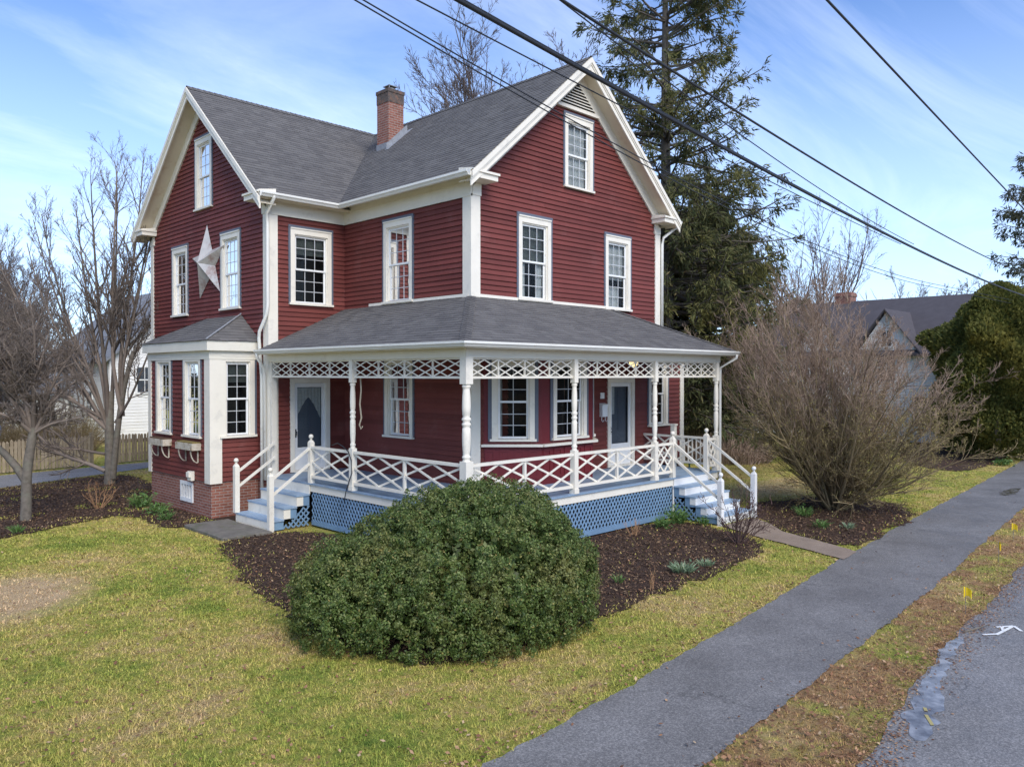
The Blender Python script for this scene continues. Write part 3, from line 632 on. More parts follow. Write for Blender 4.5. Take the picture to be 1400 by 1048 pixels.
gutter('gutter', [(W + OV + .01, -OG + .02, gz), (W + OV + .01, YB + .8, gz)])
fa = MB(); fa.box(-OV - .008, -OV + .02, -OG + .02, D - OV, 7.89, zE - .02); fa.box(-P - OG + .02, -OV, D - OV - .008, D - OV + .02, 7.89, zE - .02); fa.build('eave_fascia', M['white'], H); fa = MB(); fa.box(W + OV - .02, W + OV + .008, -OG + .02, YB + .8, 7.89, zE - .02)
fa.build('eave_fascia', M['white'], H)
# chimney
CX0, CX1, CY0, CY1, CZ = 2.28, 2.84, 6.2, 6.78, 12.12
ch = MB(); ch.box(CX0, CX1, CY0, CY1, 9.6, CZ - .40); chm = ch.build('chimney', M['brick'], H)
cc = MB(); cc.box(CX0 - .012, CX1 + .012, CY0 - .012, CY1 + .012, CZ - .40, CZ - .1); cc.box(CX0 - .03, CX1 + .03, CY0 - .03, CY1 + .03, CZ - .1, CZ); cc.build('chimney_cap', M['brickdark'], chm)
cp = MB(); cp.lathe((2.56, 6.49, CZ), [(.15, 0), (.14, .1), (.12, .1), (.11, .02)], 12); cp.box(2.40, 2.72, 6.33, 6.65, CZ + .15, CZ + .17); cp.bar((2.42, 6.35, CZ), (2.42, 6.35, CZ + .16), .02, .02); cp.bar((2.70, 6.63, CZ), (2.70, 6.63, CZ + .16), .02, .02); cp.build('flue', M['flash'], chm)
fl = MB(); zr_ = lambda x: RZ - S * (W / 2 - x)
fl.hexa([(CX0 - .10, CY0 - .03, zr_(CX0 - .10) + .01), (CX1 + .12, CY0 - .03, zr_(CX1 + .12) + .01), (CX1 + .12, CY0 - .004, zr_(CX1 + .12) + .01), (CX0 - .10, CY0 - .004, zr_(CX0 - .1) + .01),
         (CX0 - .1, CY0 - .03, zr_(CX0 - .1) + .17), (CX1 + .12, CY0 - .03, zr_(CX1 + .12) + .22), (CX1 + .12, CY0 - .004, zr_(CX1 + .12) + .22), (CX0 - .1, CY0 - .004, zr_(CX0 - .1) + .17)])
fl.hexa([(CX0 - .16, CY0 - .2, zr_(CX0 - .16) + .016), (CX1 + .2, CY0 - .2, zr_(CX1 + .2) + .016), (CX1 + .2, CY0 - .03, zr_(CX1 + .2) + .016), (CX0 - .16, CY0 - .03, zr_(CX0 - .16) + .016),
         (CX0 - .16, CY0 - .2, zr_(CX0 - .16) + .022), (CX1 + .2, CY0 - .2, zr_(CX1 + .2) + .022), (CX1 + .2, CY0 - .03, zr_(CX1 + .2) + .03), (CX0 - .16, CY0 - .03, zr_(CX0 - .16) + .03)])
fl.box(CX0 - .03, CX0 - .004, CY0, CY1, zr_(CX0) - .05, zr_(CX0) + .16); fl.build('flashing', M['flash'], chm)

# windows -------------------------------------------------------------
def window(F, c, w, z0, z1, cols, kind, style):
    a0, a1 = c - w / 2, c + w / 2; cw_ = 0.115; zs = z0 + .055; P0 = 0.048
    m_ = MB(); m_.fbox(F, a0, a0 + cw_, -.02, P0, zs, z1); m_.fbox(F, a1 - cw_, a1, -.02, P0, zs, z1); m_.fbox(F, a0 + cw_, a1 - cw_, -.02, P0, z1 - .13, z1)
    m_.fbox(F, a0 - .0, a1 + .0, 0, P0 + .02, z1, z1 + .03)
    i0, i1, j0, j1 = a0 + cw_, a1 - cw_, zs, z1 - .13
    m_.fbox(F, i0, i0 + .03, -.09, .018, j0, j1); m_.fbox(F, i1 - .03, i1, -.09, .018, j0, j1); m_.fbox(F, i0 + .03, i1 - .03, -.09, .018, j1 - .03, j1)
    wo = m_.build('window', M['white'], H)
    if style != 'c':
        t_ = MB(); t_.fbox(F, a0 - .055, a0 - .0, 0, .043, zs - .02, z1 + .032); t_.fbox(F, a1 + .0, a1 + .055, 0, .043, zs - .02, z1 + .032); t_.fbox(F, a0 - .055, a1 + .055, 0, .05, z1 + .032, z1 + .095); t_.build('outer_trim', M['bluetrim'], wo)
    else:
        for q0, q1 in ((a0 - .085, a0 - .002), (a1 + .002, a1 + .085)): t_ = MB(); t_.fbox(F, q0, q1, 0.002, .03, zs - .06, z1); t_.build('outer_trim', M['bluetrim'], wo)
    s_ = MB(); s_.fbox(F, a0 - .045, a1 + .045, -.02, .09, z0, zs - .001); s_.build('sill', M['white'], wo)
    k0, k1, l0, l1 = i0 + .03, i1 - .03, j0 + .005, j1 - .03; zm = (l0 + l1) / 2
    for (q0, q1, dd) in ((zm - .02, l1, -.018), (l0, zm + .02, -.048)):
        m_ = MB(); b = .045
        m_.fbox(F, k0, k0 + b, dd - .025, dd, q0, q1); m_.fbox(F, k1 - b, k1, dd - .025, dd, q0, q1)
        m_.fbox(F, k0 + b, k1 - b, dd - .025, dd, q0, q0 + b); m_.fbox(F, k0 + b, k1 - b, dd - .025, dd, q1 - b, q1)
        u0, u1, v0, v1 = k0 + b, k1 - b, q0 + b, q1 - b
        mg = MB()
        for i in range(1, cols): x = u0 + (u1 - u0) * i / cols; mg.fbox(F, x - .008, x + .008, dd - .02, dd - .006, v0, v1)
        for i in range(1, 3): z = v0 + (v1 - v0) * i / 3; mg.fbox(F, u0, u1, dd - .021, dd - .007, z - .008, z + .008)
        sh = m_.build('sash', M['vinyl'], wo); mg.build('window_grid', M['grid'], wo)
        g_ = MB(); g_.quad(F(u0, dd - .014, v0), F(u1, dd - .014, v0), F(u1, dd - .014, v1), F(u0, dd - .014, v1)); g_.build('pane', M['glass'], wo)
    # near-black box painted as the unlit room's shade, and the hangings in it
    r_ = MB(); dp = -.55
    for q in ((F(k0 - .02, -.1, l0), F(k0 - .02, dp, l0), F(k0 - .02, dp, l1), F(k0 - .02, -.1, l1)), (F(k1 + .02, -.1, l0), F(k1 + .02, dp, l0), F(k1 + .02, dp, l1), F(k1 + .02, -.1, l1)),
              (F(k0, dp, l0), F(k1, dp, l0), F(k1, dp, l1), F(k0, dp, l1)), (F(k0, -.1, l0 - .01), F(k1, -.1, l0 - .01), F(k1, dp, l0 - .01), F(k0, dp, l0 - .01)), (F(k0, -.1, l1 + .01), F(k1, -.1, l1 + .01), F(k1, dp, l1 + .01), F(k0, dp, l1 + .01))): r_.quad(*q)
    r_.build('room_shade_box', M['dark'], wo)
    def folds(x0, x1, zb, zt, amp=.018, per=.075, d=-.13):
        m_ = MB(); n = max(4, int((x1 - x0) / .012)); ps = []
        for i in range(n + 1):
            x = x0 + (x1 - x0) * i / n; ps.append((x, d + amp * math.sin(x / per * 6.283 + 2 * math.sin(x * 9))))
        for i in range(n): m_.quad(F(ps[i][0], ps[i][1], zb), F(ps[i + 1][0], ps[i + 1][1], zb), F(ps[i + 1][0], ps[i + 1][1], zt), F(ps[i][0], ps[i][1], zt))
        m_.build('curtain', M['curtain'], wo, smooth=True)
    wd = k1 - k0
    if kind == 'sheer': folds(k0, k1, l0, l1)
    elif kind == 'lace': folds(k0, k1, zm - .1, l1); folds(k0, k0 + wd * .8, l0, zm - .3, .01)
    elif kind == 'side': folds(k0, k0 + wd * .3, l0, l1); folds(k1 - wd * .22, k1, l0, l1)
    elif kind in ('blind', 'half'):
        m_ = MB(); z = l1; zb = zm if kind == 'blind' else l1 - .42 * (l1 - l0) * .6
        while z > zb: m_.hexa([F(k0, -.12, z - .03), F(k1, -.12, z - .03), F(k1, -.10, z - .024), F(k0, -.10, z - .024), F(k0, -.12, z - .028), F(k1, -.12, z - .028), F(k1, -.10, z - .022), F(k0, -.10, z - .022)]); z -= .024
        m_.build('blind', M['blind'], wo)
        if kind == 'blind': folds(k0, k0 + wd * .28, l0, zm); folds(k1 - wd * .3, k1, l0, zm)
    elif kind == 'dark': folds(k0, k0 + wd * .13, l0, l1, .012, .06, -.2)
    return wo
for wdef in WIN: window(*wdef)

# doors ---------------------------------------------------------------
def door(F, c, w, handle_left, lace):
    a0, a1 = c - w / 2, c + w / 2; z0, z1 = DK + .02, 3.32
    m_ = MB(); cw_ = .12
    m_.fbox(F, a0, a0 + cw_, -.12, .052, z0, z1 + .12); m_.fbox(F, a1 - cw_, a1, -.12, .052, z0, z1 + .12); m_.fbox(F, a0 + cw_, a1 - cw_, -.12, .052, z1, z1 + .12); m_.fbox(F, a0 + cw_, a1 - cw_, -.12, .06, z0 - .015, z0 + .035)
    do = m_.build('door', M['white'], H)
    b0, b1 = a0 + cw_ + .004, a1 - cw_ - .004; st = .10; zp = z0 + .62; zb = z0 + .04
    m_ = MB(); m_.fbox(F, b0, b0 + st, -.035, -.005, zb, z1 - .005); m_.fbox(F, b1 - st, b1, -.035, -.005, zb, z1 - .005); m_.fbox(F, b0 + st, b1 - st, -.035, -.005, z1 - .105, z1 - .005)
    m_.fbox(F, b0 + st, b1 - st, -.035, -.005, zb, zb + .1); m_.fbox(F, b0 + st, b1 - st, -.035, -.005, zp - .08, zp); m_.fbox(F, b0 + st, b1 - st, -.03, -.014, zb + .1, zp - .08)
    m_.fbox(F, b0 + st + .06, b1 - st - .06, -.014, -.008, zb + .16, zp - .14)
    m_.build('storm_door', M['vinyl'], do)
    g_ = MB(); g_.quad(F(b0 + st, -.02, zp), F(b1 - st, -.02, zp), F(b1 - st, -.02, z1 - .105), F(b0 + st, -.02, z1 - .105)); g_.build('pane', M['glass'], do)
    i_ = MB(); i_.fbox(F, b0, b1, -.16, -.11, zb, z1); i_.fbox(F, b0 + .14, b1 - .14, -.11, -.10, zb + .15, zb + .8); i_.fbox(F, b0 + .14, (b0 + b1) / 2 - .03, -.11, -.10, zb + .95, z1 - .2); i_.fbox(F, (b0 + b1) / 2 + .03, b1 - .14, -.11, -.10, zb + .95, z1 - .2)
    i_.build('inner_door', M['bluetrim'], do)
    if lace:   # a swagged lace valance behind the glass
        m_ = MB(); n = 24; x0, x1 = b0 + st, b1 - st
        for i in range(n):
            t0, t1 = i / n, (i + 1) / n; f = lambda t: z1 - .35 - .55 * abs(2 * t - 1) ** 1.3 - .03 * abs(math.sin(t * 40))
            dpt = lambda t: -.075 + .012 * math.sin(t * 45)
            m_.quad(F(x0 + (x1 - x0) * t0, dpt(t0), f(t0)), F(x0 + (x1 - x0) * t1, dpt(t1), f(t1)), F(x0 + (x1 - x0) * t1, dpt(t1), z1 - .12), F(x0 + (x1 - x0) * t0, dpt(t0), z1 - .12))
        m_.build('lace_valance', M['curtain'], do)
    else:
        m_ = MB(); m_.fbox(F, b0 + st, b0 + st + .22, -.09, -.085, zp + .8, z1 - .12); m_.build('curtain', M['curtain'], do)
    m_ = MB(); hx = b0 + .05 if handle_left else b1 - .05
    m_.fbox(F, hx - .015, hx + .015, -.005, .008, z0 + .88, z0 + 1.1); m_.tube([F(hx, .0, z0 + .93), F(hx, .05, z0 + .96), F(hx, .05, z0 + 1.03), F(hx, .0, z0 + 1.06)], .009, 6); m_.build('handle', M['black'], do)
door(XS, -1.08, 1.16, True, True); door(XF, 5.51, 1.20, True, False)

# porch -----------------------------------------------------------------
PX, PY, PR = -P, -2.32, 6.62
FB, FT = 3.47, 3.86      # fretwork
dk = MB()
yb = PY - .06
while yb < 0 - .01:
    dk.box(PX - .06, PR + .06, yb, min(yb + .104, 0), DK - .035, DK); yb += .108
yb = 0.0
while yb < D - .02:
    dk.box(PX - .06, 0, yb, min(yb + .104, D), DK - .035, DK); yb += .108
dk.build('porch_floor', M['deck'], H)
rm = MB(); t_ = .04
rm.box(PX - .02, PR + .02, PY - .02 , PY + t_, DK - .20, DK - .037); rm.box(PX - .02, PX + t_, PY + t_, D - .03, DK - .20, DK - .037); rm.box(PR - t_, PR + .02, PY + t_ - .001, 0, DK - .2, DK - .037)
rm.build('porch_rim_board', M['white'], H)
ps = MB(); ps.box(PX + .3, PR - .2, PY + .28, -.05, .0, DK - .22); ps.box(PX + .3, -.05, -.1, D - .1, 0, DK - .22); ps.build('underporch_shade_fill', M['dark'], H)  # solid near-black boxes painting the shade behind the skirt lattice

def lattice(mb, F, a0, a1, z0, z1, slope, step, w, t, d, off=0.0):
    """two families of diagonal strips clipped to a rectangle; families lie one over the other"""
    for sg, dd in ((1, d), (-1, d - t - .001)):
        hgt = z1 - z0; run = hgt / slope; x = a0 - run + off
        while x < a1 + run:
            # line from (x, z0) to (x+run, z1) or mirrored
            xa, xb = (x, x + run) if sg > 0 else (x + run, x)
            za, zb = z0, z1
            def clipx(X):
                return za + (X - xa) / (xb - xa) * (zb - za)
            p = [(xa, za), (xb, zb)]; lo, hi = (p if xa < xb else p[::-1])
            if hi[0] > a0 + .01 and lo[0] < a1 - .01:
                L_ = lo if lo[0] >= a0 else (a0, clipx(a0)); H_ = hi if hi[0] <= a1 else (a1, clipx(a1))
                if abs(H_[0] - L_[0]) > .015: mb.bar(F(L_[0], dd, L_[1]), F(H_[0], dd, H_[1]), t, w, F.n if False else Vector((0, 0, 1)))
            x += step
def fret(F, a0, a1, cells):
    m_ = MB(); t = .035
    m_.fbox(F, a0, a1, -t, t * .4, FB, FB + .045); m_.fbox(F, a0, a1, -t, t * .4, FT - .03, FT)
    wc = (a1 - a0) / cells
    for i in range(cells):
        c0, c1 = a0 + wc * i, a0 + wc * (i + 1)
        if i: m_.fbox(F, c0 - .014, c0 + .014, -.022, .012, FB + .045, FT - .03)
        h = FT - .03 - FB - .045
        lattice(m_, F, c0 + .014, c1 - .014, FB + .045, FT - .03, h / (wc - .028), (wc - .028) / 2, .024, .011, 0.002)
    return m_.build('fretwork', M['white'], H)
def railing(F, a0, a1, halves, zb=DK + .12, zt=DK + .86, x=2):
    m_ = MB()
    m_.fbox(F, a0, a1, -.045, .045, zt - .055, zt); m_.fbox(F, a0, a1, -.03, .03, zb, zb + .06)
    wc = (a1 - a0) / halves
    for i in range(halves):
        c0, c1 = a0 + wc * i, a0 + wc * (i + 1)
        if i: m_.fbox(F, c0 - .028, c0 + .028, -.028, .028, zb + .06, zt - .055)
        h = zt - zb - .115
        lattice(m_, F, c0 + .0, c1 - .0, zb + .06, zt - .055, h / (wc * 1.0), wc / 2, .042, .018, 0.009)
    return m_.build('railing', M['white'], H)
def post(x, y, w=.125, r=.062):
    m_ = MB(); z1 = DK + .92
    m_.box(x - w / 2, x + w / 2, y - w / 2, y + w / 2, DK, z1); m_.box(x - w / 2 - .012, x + w / 2 + .012, y - w / 2 - .012, y + w / 2 + .012, DK, DK + .1)
    m_.box(x - w / 2 + .002, x + w / 2 - .002, y - w / 2 + .002, y + w / 2 - .002, FB - .1, FT + .02)
    nb_ = len(m_.f); k = r / .062
    zz = [(.060, 0), (.060, .02), (.045, .05), (.062, .075), (.062, .10), (.044, .13), (.050, .16), (.060, .30), (.062, .52), (.058, .62), (.044, .65), (.064, .68), (.064, .71), (.044, .74), (.066, .775), (.066, .805), (.044, .835), (.057, .87), (.062, 1.0), (.058, 1.22), (.048, 1.34), (.046, 1.36), (.062, 1.385), (.062, 1.41), (.045, 1.43), (.058, 1.45)]
    sc = (FB - .1 - z1 + .02) / 1.45
    m_.lathe((x, y, z1 - .01), [(rr * k, q * sc) for rr, q in zz], 16)
    b0 = m_.build('porch_post', M['white'], H); b0.data.polygons.foreach_set('use_smooth', [i >= nb_ for i in range(len(b0.data.polygons))])
    return b0
XPL = frame((PX, 0, 0), (0, 1, 0), (-1, 0, 0)); XPF = frame((0, PY, 0), (1, 0, 0), (0, -1, 0)); XPR = frame((PR, 0, 0), (0, 1, 0), (1, 0, 0))
yP, xP1, xP2 = 1.39, 0.85, 3.80
post(PX, PY, .18, .082); post(PX, yP); post(xP1, PY); post(xP2, PY); post(PR - .03, PY)
pil = MB(); pil.box(PX - .03, PX + .11, D - .17, D - .032, .95, FT + .02); pil.build('porch_pilaster', M['white'], H)
fret(XPL, PY + .09, yP - .062, 4); fret(XPL, yP + .062, D - .175, 4)
fret(XPF, PX + .09, xP1 - .062, 4); fret(XPF, xP1 + .062, xP2 - .062, 4); fret(XPF, xP2 + .062, PR - .09, 4); fret(XPR, PY + .07, -.05, 3)
SL0, SL1 = 3.11, 4.80       # left stair between these Y
SR0, SR1 = 4.56, 6.12       # front stair between these X
railing(XPL, PY + .09, yP - .065, 2); railing(XPL, yP + .065, SL0 - .055, 1)
railing(XPF, PX + .09, xP1 - .065, 2); railing(XPF, xP1 + .065, xP2 - .065, 2); railing(XPF, xP2 + .065, SR0 - .055, 1); railing(XPF, SR1 + .055, PR - .1, 1)
XQ = frame((PR - .03, 0, 0), (0, 1, 0), (1, 0, 0)); railing(XQ, PY + .065, -1.08, 1); railing(XQ, -.94, -.03, 1)
qb = MB(); qb.box(PR - .09, PR + .03, -1.07, -.95, DK, DK + 1.12); qb.box(PR - .11, PR + .05, -1.09, -.93, DK + 1.12, DK + 1.17); qb.build('square_rail_post', M['white'], H)
sb = MB()
for i in range(9): sb.box(PR - .05, PR - .02, PY + .2 + i * .125, PY + .225 + i * .125, DK + .18, DK + .80)
sb.build('baluster_row', M['white'], H)
# beam and ceiling
bm = MB(); bo = .07
bm.box(PX - bo, PR + bo, PY - bo, PY + bo, FT, 4.06); bm.box(PX - bo, PX + bo, PY + bo, D - .03, FT, 4.06); bm.box(PR - bo, PR + bo, PY + bo, -.03, FT, 4.06)
bm.build('porch_beam', M['cream'], H)
pc = MB(); pc.box(PX + bo, PR - bo, PY + bo, -.02, 4.0, 4.03); pc.box(PX + bo, -.02, -.02, D - .02, 4.0, 4.03); pc.build('porch_ceiling', M['cream'], H)
# porch roof
EO = .33; EZ = 4.14; TZ = 5.30
pr_ = MB(); run = P + EO; rise = TZ - EZ; Lp = math.hypot(run, rise); c2, q2 = run / Lp, rise / Lp
# left slope: u along +Y from the hip corner
courses(pr_, (PX - EO, PY - EO, EZ), (0, 1, 0), (c2, 0, q2), (-q2, 0, c2), Lp, lambda v: (v / Lp * (-PY + EO), D - PY + EO - .015))
ryn = -PY + EO; Lf = math.hypot(ryn, rise); c3, q3 = ryn / Lf, rise / Lf; XE = PR + .42; XT = 5.02
courses(pr_, (PX - EO, PY - EO, EZ), (1, 0, 0), (0, c3, q3), (0, -q3, c3), Lf, lambda v: (v / Lf * run, (XE - PX + EO) - v / Lf * (XE - XT)))
courses(pr_, (XE, PY - EO, EZ), (0, 1, 0), (-(XE - XT), 0, rise), (rise, 0, XE - XT), math.hypot(XE - XT, rise), lambda v: (v / math.hypot(XE - XT, rise) * ryn, ryn - .02))
A_, B_ = Vector((PX - EO, PY - EO, EZ + .02)), Vector((0, 0, TZ + .025))
n_ = 24
for i in range(n_):
    p, q = A_.lerp(B_, i / n_), A_.lerp(B_, (i + 1.15) / n_)
    for sx, sy in ((1, -1), (-1, 1)):
        off = Vector((.11 * s2 * sx, .11 * s2 * sy, -.028)); pr_.add([p + Vector((0, 0, .012)), q, q + off, p + off + Vector((0, 0, .012))], [(0, 1, 2, 3)])
A_, B_ = Vector((XE, PY - EO, EZ + .02)), Vector((XT, 0, TZ + .025))
for i in range(n_):
    p, q = A_.lerp(B_, i / n_), A_.lerp(B_, (i + 1.15) / n_)
    for sx, sy in ((-1, -.8), (1, .8)):
        off = Vector((.08 * sx, .08 * sy, -.03)); pr_.add([p + Vector((0, 0, .012)), q, q + off, p + off + Vector((0, 0, .012))], [(0, 1, 2, 3)])
pr_.build('porch_roof', M['shingle'], H)
pd = MB(); zt_ = .03
def tri_slab(pts):
    v = [Vector(p) for p in pts]; n = len(v)
    pd.add([p - Vector((0, 0, zt_ + .006)) for p in v] + [p - Vector((0, 0, .006)) for p in v], [tuple(range(n))[::-1], tuple(range(n, 2 * n))] + [(i, (i + 1) % n, n + (i + 1) % n, n + i) for i in range(n)])
c0 = (PX - EO + .02, PY - EO + .02, EZ + .008)
tri_slab([c0, (PX - EO + .02, D - .02, EZ + .008), (-.0, D - .02, TZ), (0, 0, TZ)]); tri_slab([c0, (XE - .02, PY - EO + .02, EZ + .008), (XT, 0, TZ), (0, 0, TZ)]); tri_slab([(XE - .02, PY - EO + .02, EZ + .008), (XE - .02, -.02, EZ + .008), (XT, 0, TZ)])
pd.build('porch_roof_deck', M['cream'], H)
psf = MB(); psf.box(PX - EO, XE, PY - EO, PY - bo - .001, 4.035, 4.05); psf.box(PX - EO, PX - bo - .001, PY - bo, D - .02, 4.035, 4.05); psf.box(PR + bo + .001, XE, PY - bo, -.02, 4.035, 4.05)
psf.box(PX - EO, XE, PY - EO - .012, PY - EO, 4.03, 4.13); psf.box(PX - EO - .012, PX - EO, PY - EO, D - .02, 4.03, 4.13); psf.box(XE, XE + .012, PY - EO, -.02, 4.03, 4.13)
psf.build('porch_soffit', M['white'], H)
ge = EO + .014
gutter('gutter', [(PX - ge, D - .03, 4.05), (PX - ge, PY - ge, 4.05), (XE + .02, PY - ge, 4.05)], .105, .10)
fl = MB(); fl.fbox(XF, 0.05, XT - .05, .02, .05, TZ + .0, TZ + .07); fl.fbox(XL, 0.05, 3.9, .02, .05, TZ + .0, TZ + .07)
fl.build('roof_flashing', M['white'], H)
# skirt lattice
def skirt(F, a0, a1):
    m_ = MB(); lattice(m_, F, a0, a1, .12, DK - .20, 1.45, .118, .034, .010, .0); m_.fbox(F, a0, a1, -.025, .014, .05, .15)
    m_.build('lattice_skirt', M['bluelat'], H)
skirt(XPF, PX + .05, SR0 - .02); skirt(XPL, PY + .03, SL0 - .03); skirt(XPR, PY + .03, -.05)
sp_ = MB(); sp_.box(SR0 - .03, SR0 + .06, PY - .035, PY - .0205, .02, DK - .2); sp_.build('skirt_post', M['worn'], H)
# stairs: F has a = along the run (outward), d = across
def stair(o, u, n, width, risers, run, mat_r):
    F = frame(o, u, n); rh = DK / risers; st = MB(); tr = MB(); sd = MB(); lt = MB()
    SD = [MB(), MB()]
    for i in range(risers):
        z1 = DK - rh * i; z0 = z1 - rh; a = run * i
        tr_z = z0
        st.fbox(F, a + .0, a + .022, .02, width - .02, z0 + .0, z1 - (.04 if i == 0 else .036))
        if i < risers - 1:
            tr.fbox(F, a - .0 + .0225, a + run + .035, -.025, width + .025, z0 - .035, z0)
        for sd, w0, w1 in ((SD[0], .0, .03), (SD[1], width - .03, width)):
            if i < risers - 1: sd.fbox(F, a + .023, a + run, w0, w1, max(.03, z0 - .26), z0 - .036)
    root = st.build('stair', M[mat_r], H); tr.build('tread', M['tread'], root); [q.build('stringer', M['bluelat'], root) for q in SD]
    for i in range(risers - 1):
        z1 = DK - rh * i; z0 = z1 - rh
        for w0, w1 in ((-.004, .019), (width - .019, width + .004)): ends = MB(); ends.fbox(F, run * i - run * .45 if i else 0.0, run * i + .022, w0, w1, z0 + .001, z1 - .037); ends.build('riser_end', M[mat_r], root)
    # lattice under the flight
    for d in (.012, width - .012):
        lt = MB()
        G = frame(F(0, d, 0), u, n)
        for sg in (1, -1):
            x = -1.0
            while x < run * risers + 1:
                # sample the strip, keep the stretch under the stringer
                seg = []
                for k in range(41):
                    z = .04 + k / 40 * (DK - .3); a = x + sg * (z - .04) / 1.1
                    if 0.02 < a < run * (risers - 1) and z < DK - rh - .26 - a / run * rh + .10: seg.append((a, z))
                if len(seg) > 2: lt.bar(G(seg[0][0], (.006 if sg > 0 else -.006), seg[0][1]), G(seg[-1][0], (.006 if sg > 0 else -.006), seg[-1][1]), .01, .034)
                x += .13
        lt.build('stair_lattice', M['bluelat'], root)
    return F, rh
def newel(x, y, z0, z1, mat, w=.115):
    m_ = MB(); m_.box(x - w / 2, x + w / 2, y - w / 2, y + w / 2, z0, z1 - .06)
    m_.hexa([(x - w / 2, y - w / 2, z1 - .06), (x + w / 2, y - w / 2, z1 - .06), (x + w / 2, y + w / 2, z1 - .06), (x - w / 2, y + w / 2, z1 - .06), (x - .03, y - .03, z1 - .005), (x + .03, y - .03, z1 - .005), (x + .03, y + .03, z1 - .005), (x - .03, y + .03, z1 - .005)])
    b_ = m_.build('newel_post', M[mat], H); t = MB(); t.lathe((x, y, z1 - .01), [(.028, 0), (.022, .02), (.032, .035)], 10); t.ball((x, y, z1 + .08), .056); t.build('ball_finial', M[mat], b_, smooth=True)
def hand(p0, p1, mat):
    m_ = MB()
    for dz in (0, -.36): m_.bar((p0[0], p0[1], p0[2] + dz), (p1[0], p1[1], p1[2] + dz), .045, .055)
    m_.build('handrail', M[mat], H)
stair((PX - .03, SL0, 0), (-1, 0, 0), (0, 1, 0), SL1 - SL0, 4, .33, 'white')
nlx = PX - .03 - .33 * 3 - .03
newel(nlx, SL0 - .03, 0, 1.33, 'white'); newel(nlx, SL1 - .07, .26, 1.42, 'white'); newel(PX, SL0, DK, DK + 1.0, 'white')
hand((nlx, SL0 - .03, 1.16), (PX, SL0, 1.86), 'white'); hand((nlx, SL1 - .07, 1.2), (PX + .0, SL1 - .0, 1.86), 'white')
stair((SR0, PY - .03, 0), (0, -1, 0), (1, 0, 0), SR1 - SR0, 5, .30, 'worn')
nry = PY - .03 - .30 * 4 - .10
newel(SR0 - .01, nry, 0, 1.12, 'worn'); newel(SR1 + .01, nry, 0, 1.14, 'worn'); newel(SR0, PY, DK, DK + 1.0, 'white'); newel(SR1, PY, DK, DK + 1.0, 'white')
hand((SR0 - .01, nry, .96), (SR0, PY, 1.88), 'white'); hand((SR1 + .01, nry, .98), (SR1, PY, 1.88), 'white')
# bay roof and cornice
bc = MB(); o_ = .16
bc.box(BX - .06, -P - .0, BY0 - .06, BY1 + .06, 3.92, 4.13); bc.box(BX - o_, -P, BY0 - o_, BY1 + o_, 4.13, 4.37)
bc.build('bay_cornice', M['cream'], H)
br = MB(); ex, ey0, ey1, ez = BX - o_ - .03, BY0 - o_ - .03, BY1 + o_ + .03, 4.375; tz = 5.12; ty0, ty1 = 6.55, 8.55
Lb = math.hypot(-P - ex, tz - ez)
courses(br, (ex, ey0, ez), (0, 1, 0), (-P - ex, 0, tz - ez), (-(tz - ez), 0, -P - ex), Lb, lambda v: (v / Lb * (ty0 - ey0), (ey1 - ey0) - v / Lb * (ey1 - ty1)))
Lc = math.hypot(ty0 - ey0, tz - ez)
courses(br, (ex, ey0, ez), (1, 0, 0), (0, ty0 - ey0, tz - ez), (0, -(tz - ez), ty0 - ey0), Lc, lambda v: (v / Lc * (-P - ex), -P - ex))
courses(br, (ex, ey1, ez), (1, 0, 0), (0, ty1 - ey1, tz - ez), (0, (tz - ez), ey1 - ty1), math.hypot(ey1 - ty1, tz - ez), lambda v: (v / math.hypot(ey1 - ty1, tz - ez) * (-P - ex), -P - ex))
br.add([(ex + .02, ey0 + .02, ez - .002), (-P, ey0 + .02, ez - .002), (-P, ty0, tz - .01), (-P, ty1, tz - .01), (-P, ey1 - .02, ez - .002), (ex + .02, ey1 - .02, ez - .002)], [(0, 1, 2), (0, 2, 3, 5), (5, 3, 4)])
br.build('bay_roof', M['shingle'], H)
hp = MB(); hp.tube([(ex, ey0, ez + .03), (-P, ty0, tz + .03)], .022, 6); hp.tube([(-P, ty0, tz + .03), (-P, ty1, tz + .03)], .02, 6); hp.build('hip_flashing', M['flash'], H)
# downspouts
def pipe(pts, r=.042):
    m_ = MB(); m_.tube(pts, r, 10); m_.build('downspout', M['metalw'], H, smooth=True)
pipe([(-P - .12, D - OV - .07, 7.97), (-P - .12, D - OV - .07, 7.86), (-P - .10, D - .09, 7.56), (-P - .075, D - .085, 7.3), (-P - .075, D - .085, 5.25), (-P - .09, D - .05, 5.05), (-P - .16, D + .2, 4.62), (-P - .14, D + .26, 4.45), (-P - .10, D + .26, 3.9), (-P - .08, D + .24, 3.5), (-P - .08, D + .24, .35)])
pipe([(PX - EO - .06, D - .1, 4.06), (PX - EO - .06, D - .1, 3.98), (PX - .16, D - .02, 3.7), (PX - .10, D + .06, 3.5), (PX - .085, D + .07, .9)], .035)
pipe([(W + OV + .07, -.30, 7.97), (W + OV + .07, -.30, 7.82), (W + .12, -.10, 7.5), (W + .09, -.08, 7.3), (W + .09, -.08, 4.7)], .04)
pipe([(XE - .1, PY - ge - .06, 4.06), (XE - .1, PY - ge - .05, 3.98), (PR + .14, PY - .02, 3.72), (PR + .14, PY - .02, .6), (PR + .14, PY - .1, .1)], .038)
ad = MB(); ad.hexa([(W - .1, -.15, 4.05), (8.7, -.15, 4.05), (8.7, 3.1, 4.15), (W - .1, 3.1, 4.15), (W - .1, -.15, 4.12), (8.7, -.15, 4.12), (8.7, 3.1, 4.35), (W - .1, 3.1, 4.35)]); ad.build('addition_roof', M['shingle'], H)

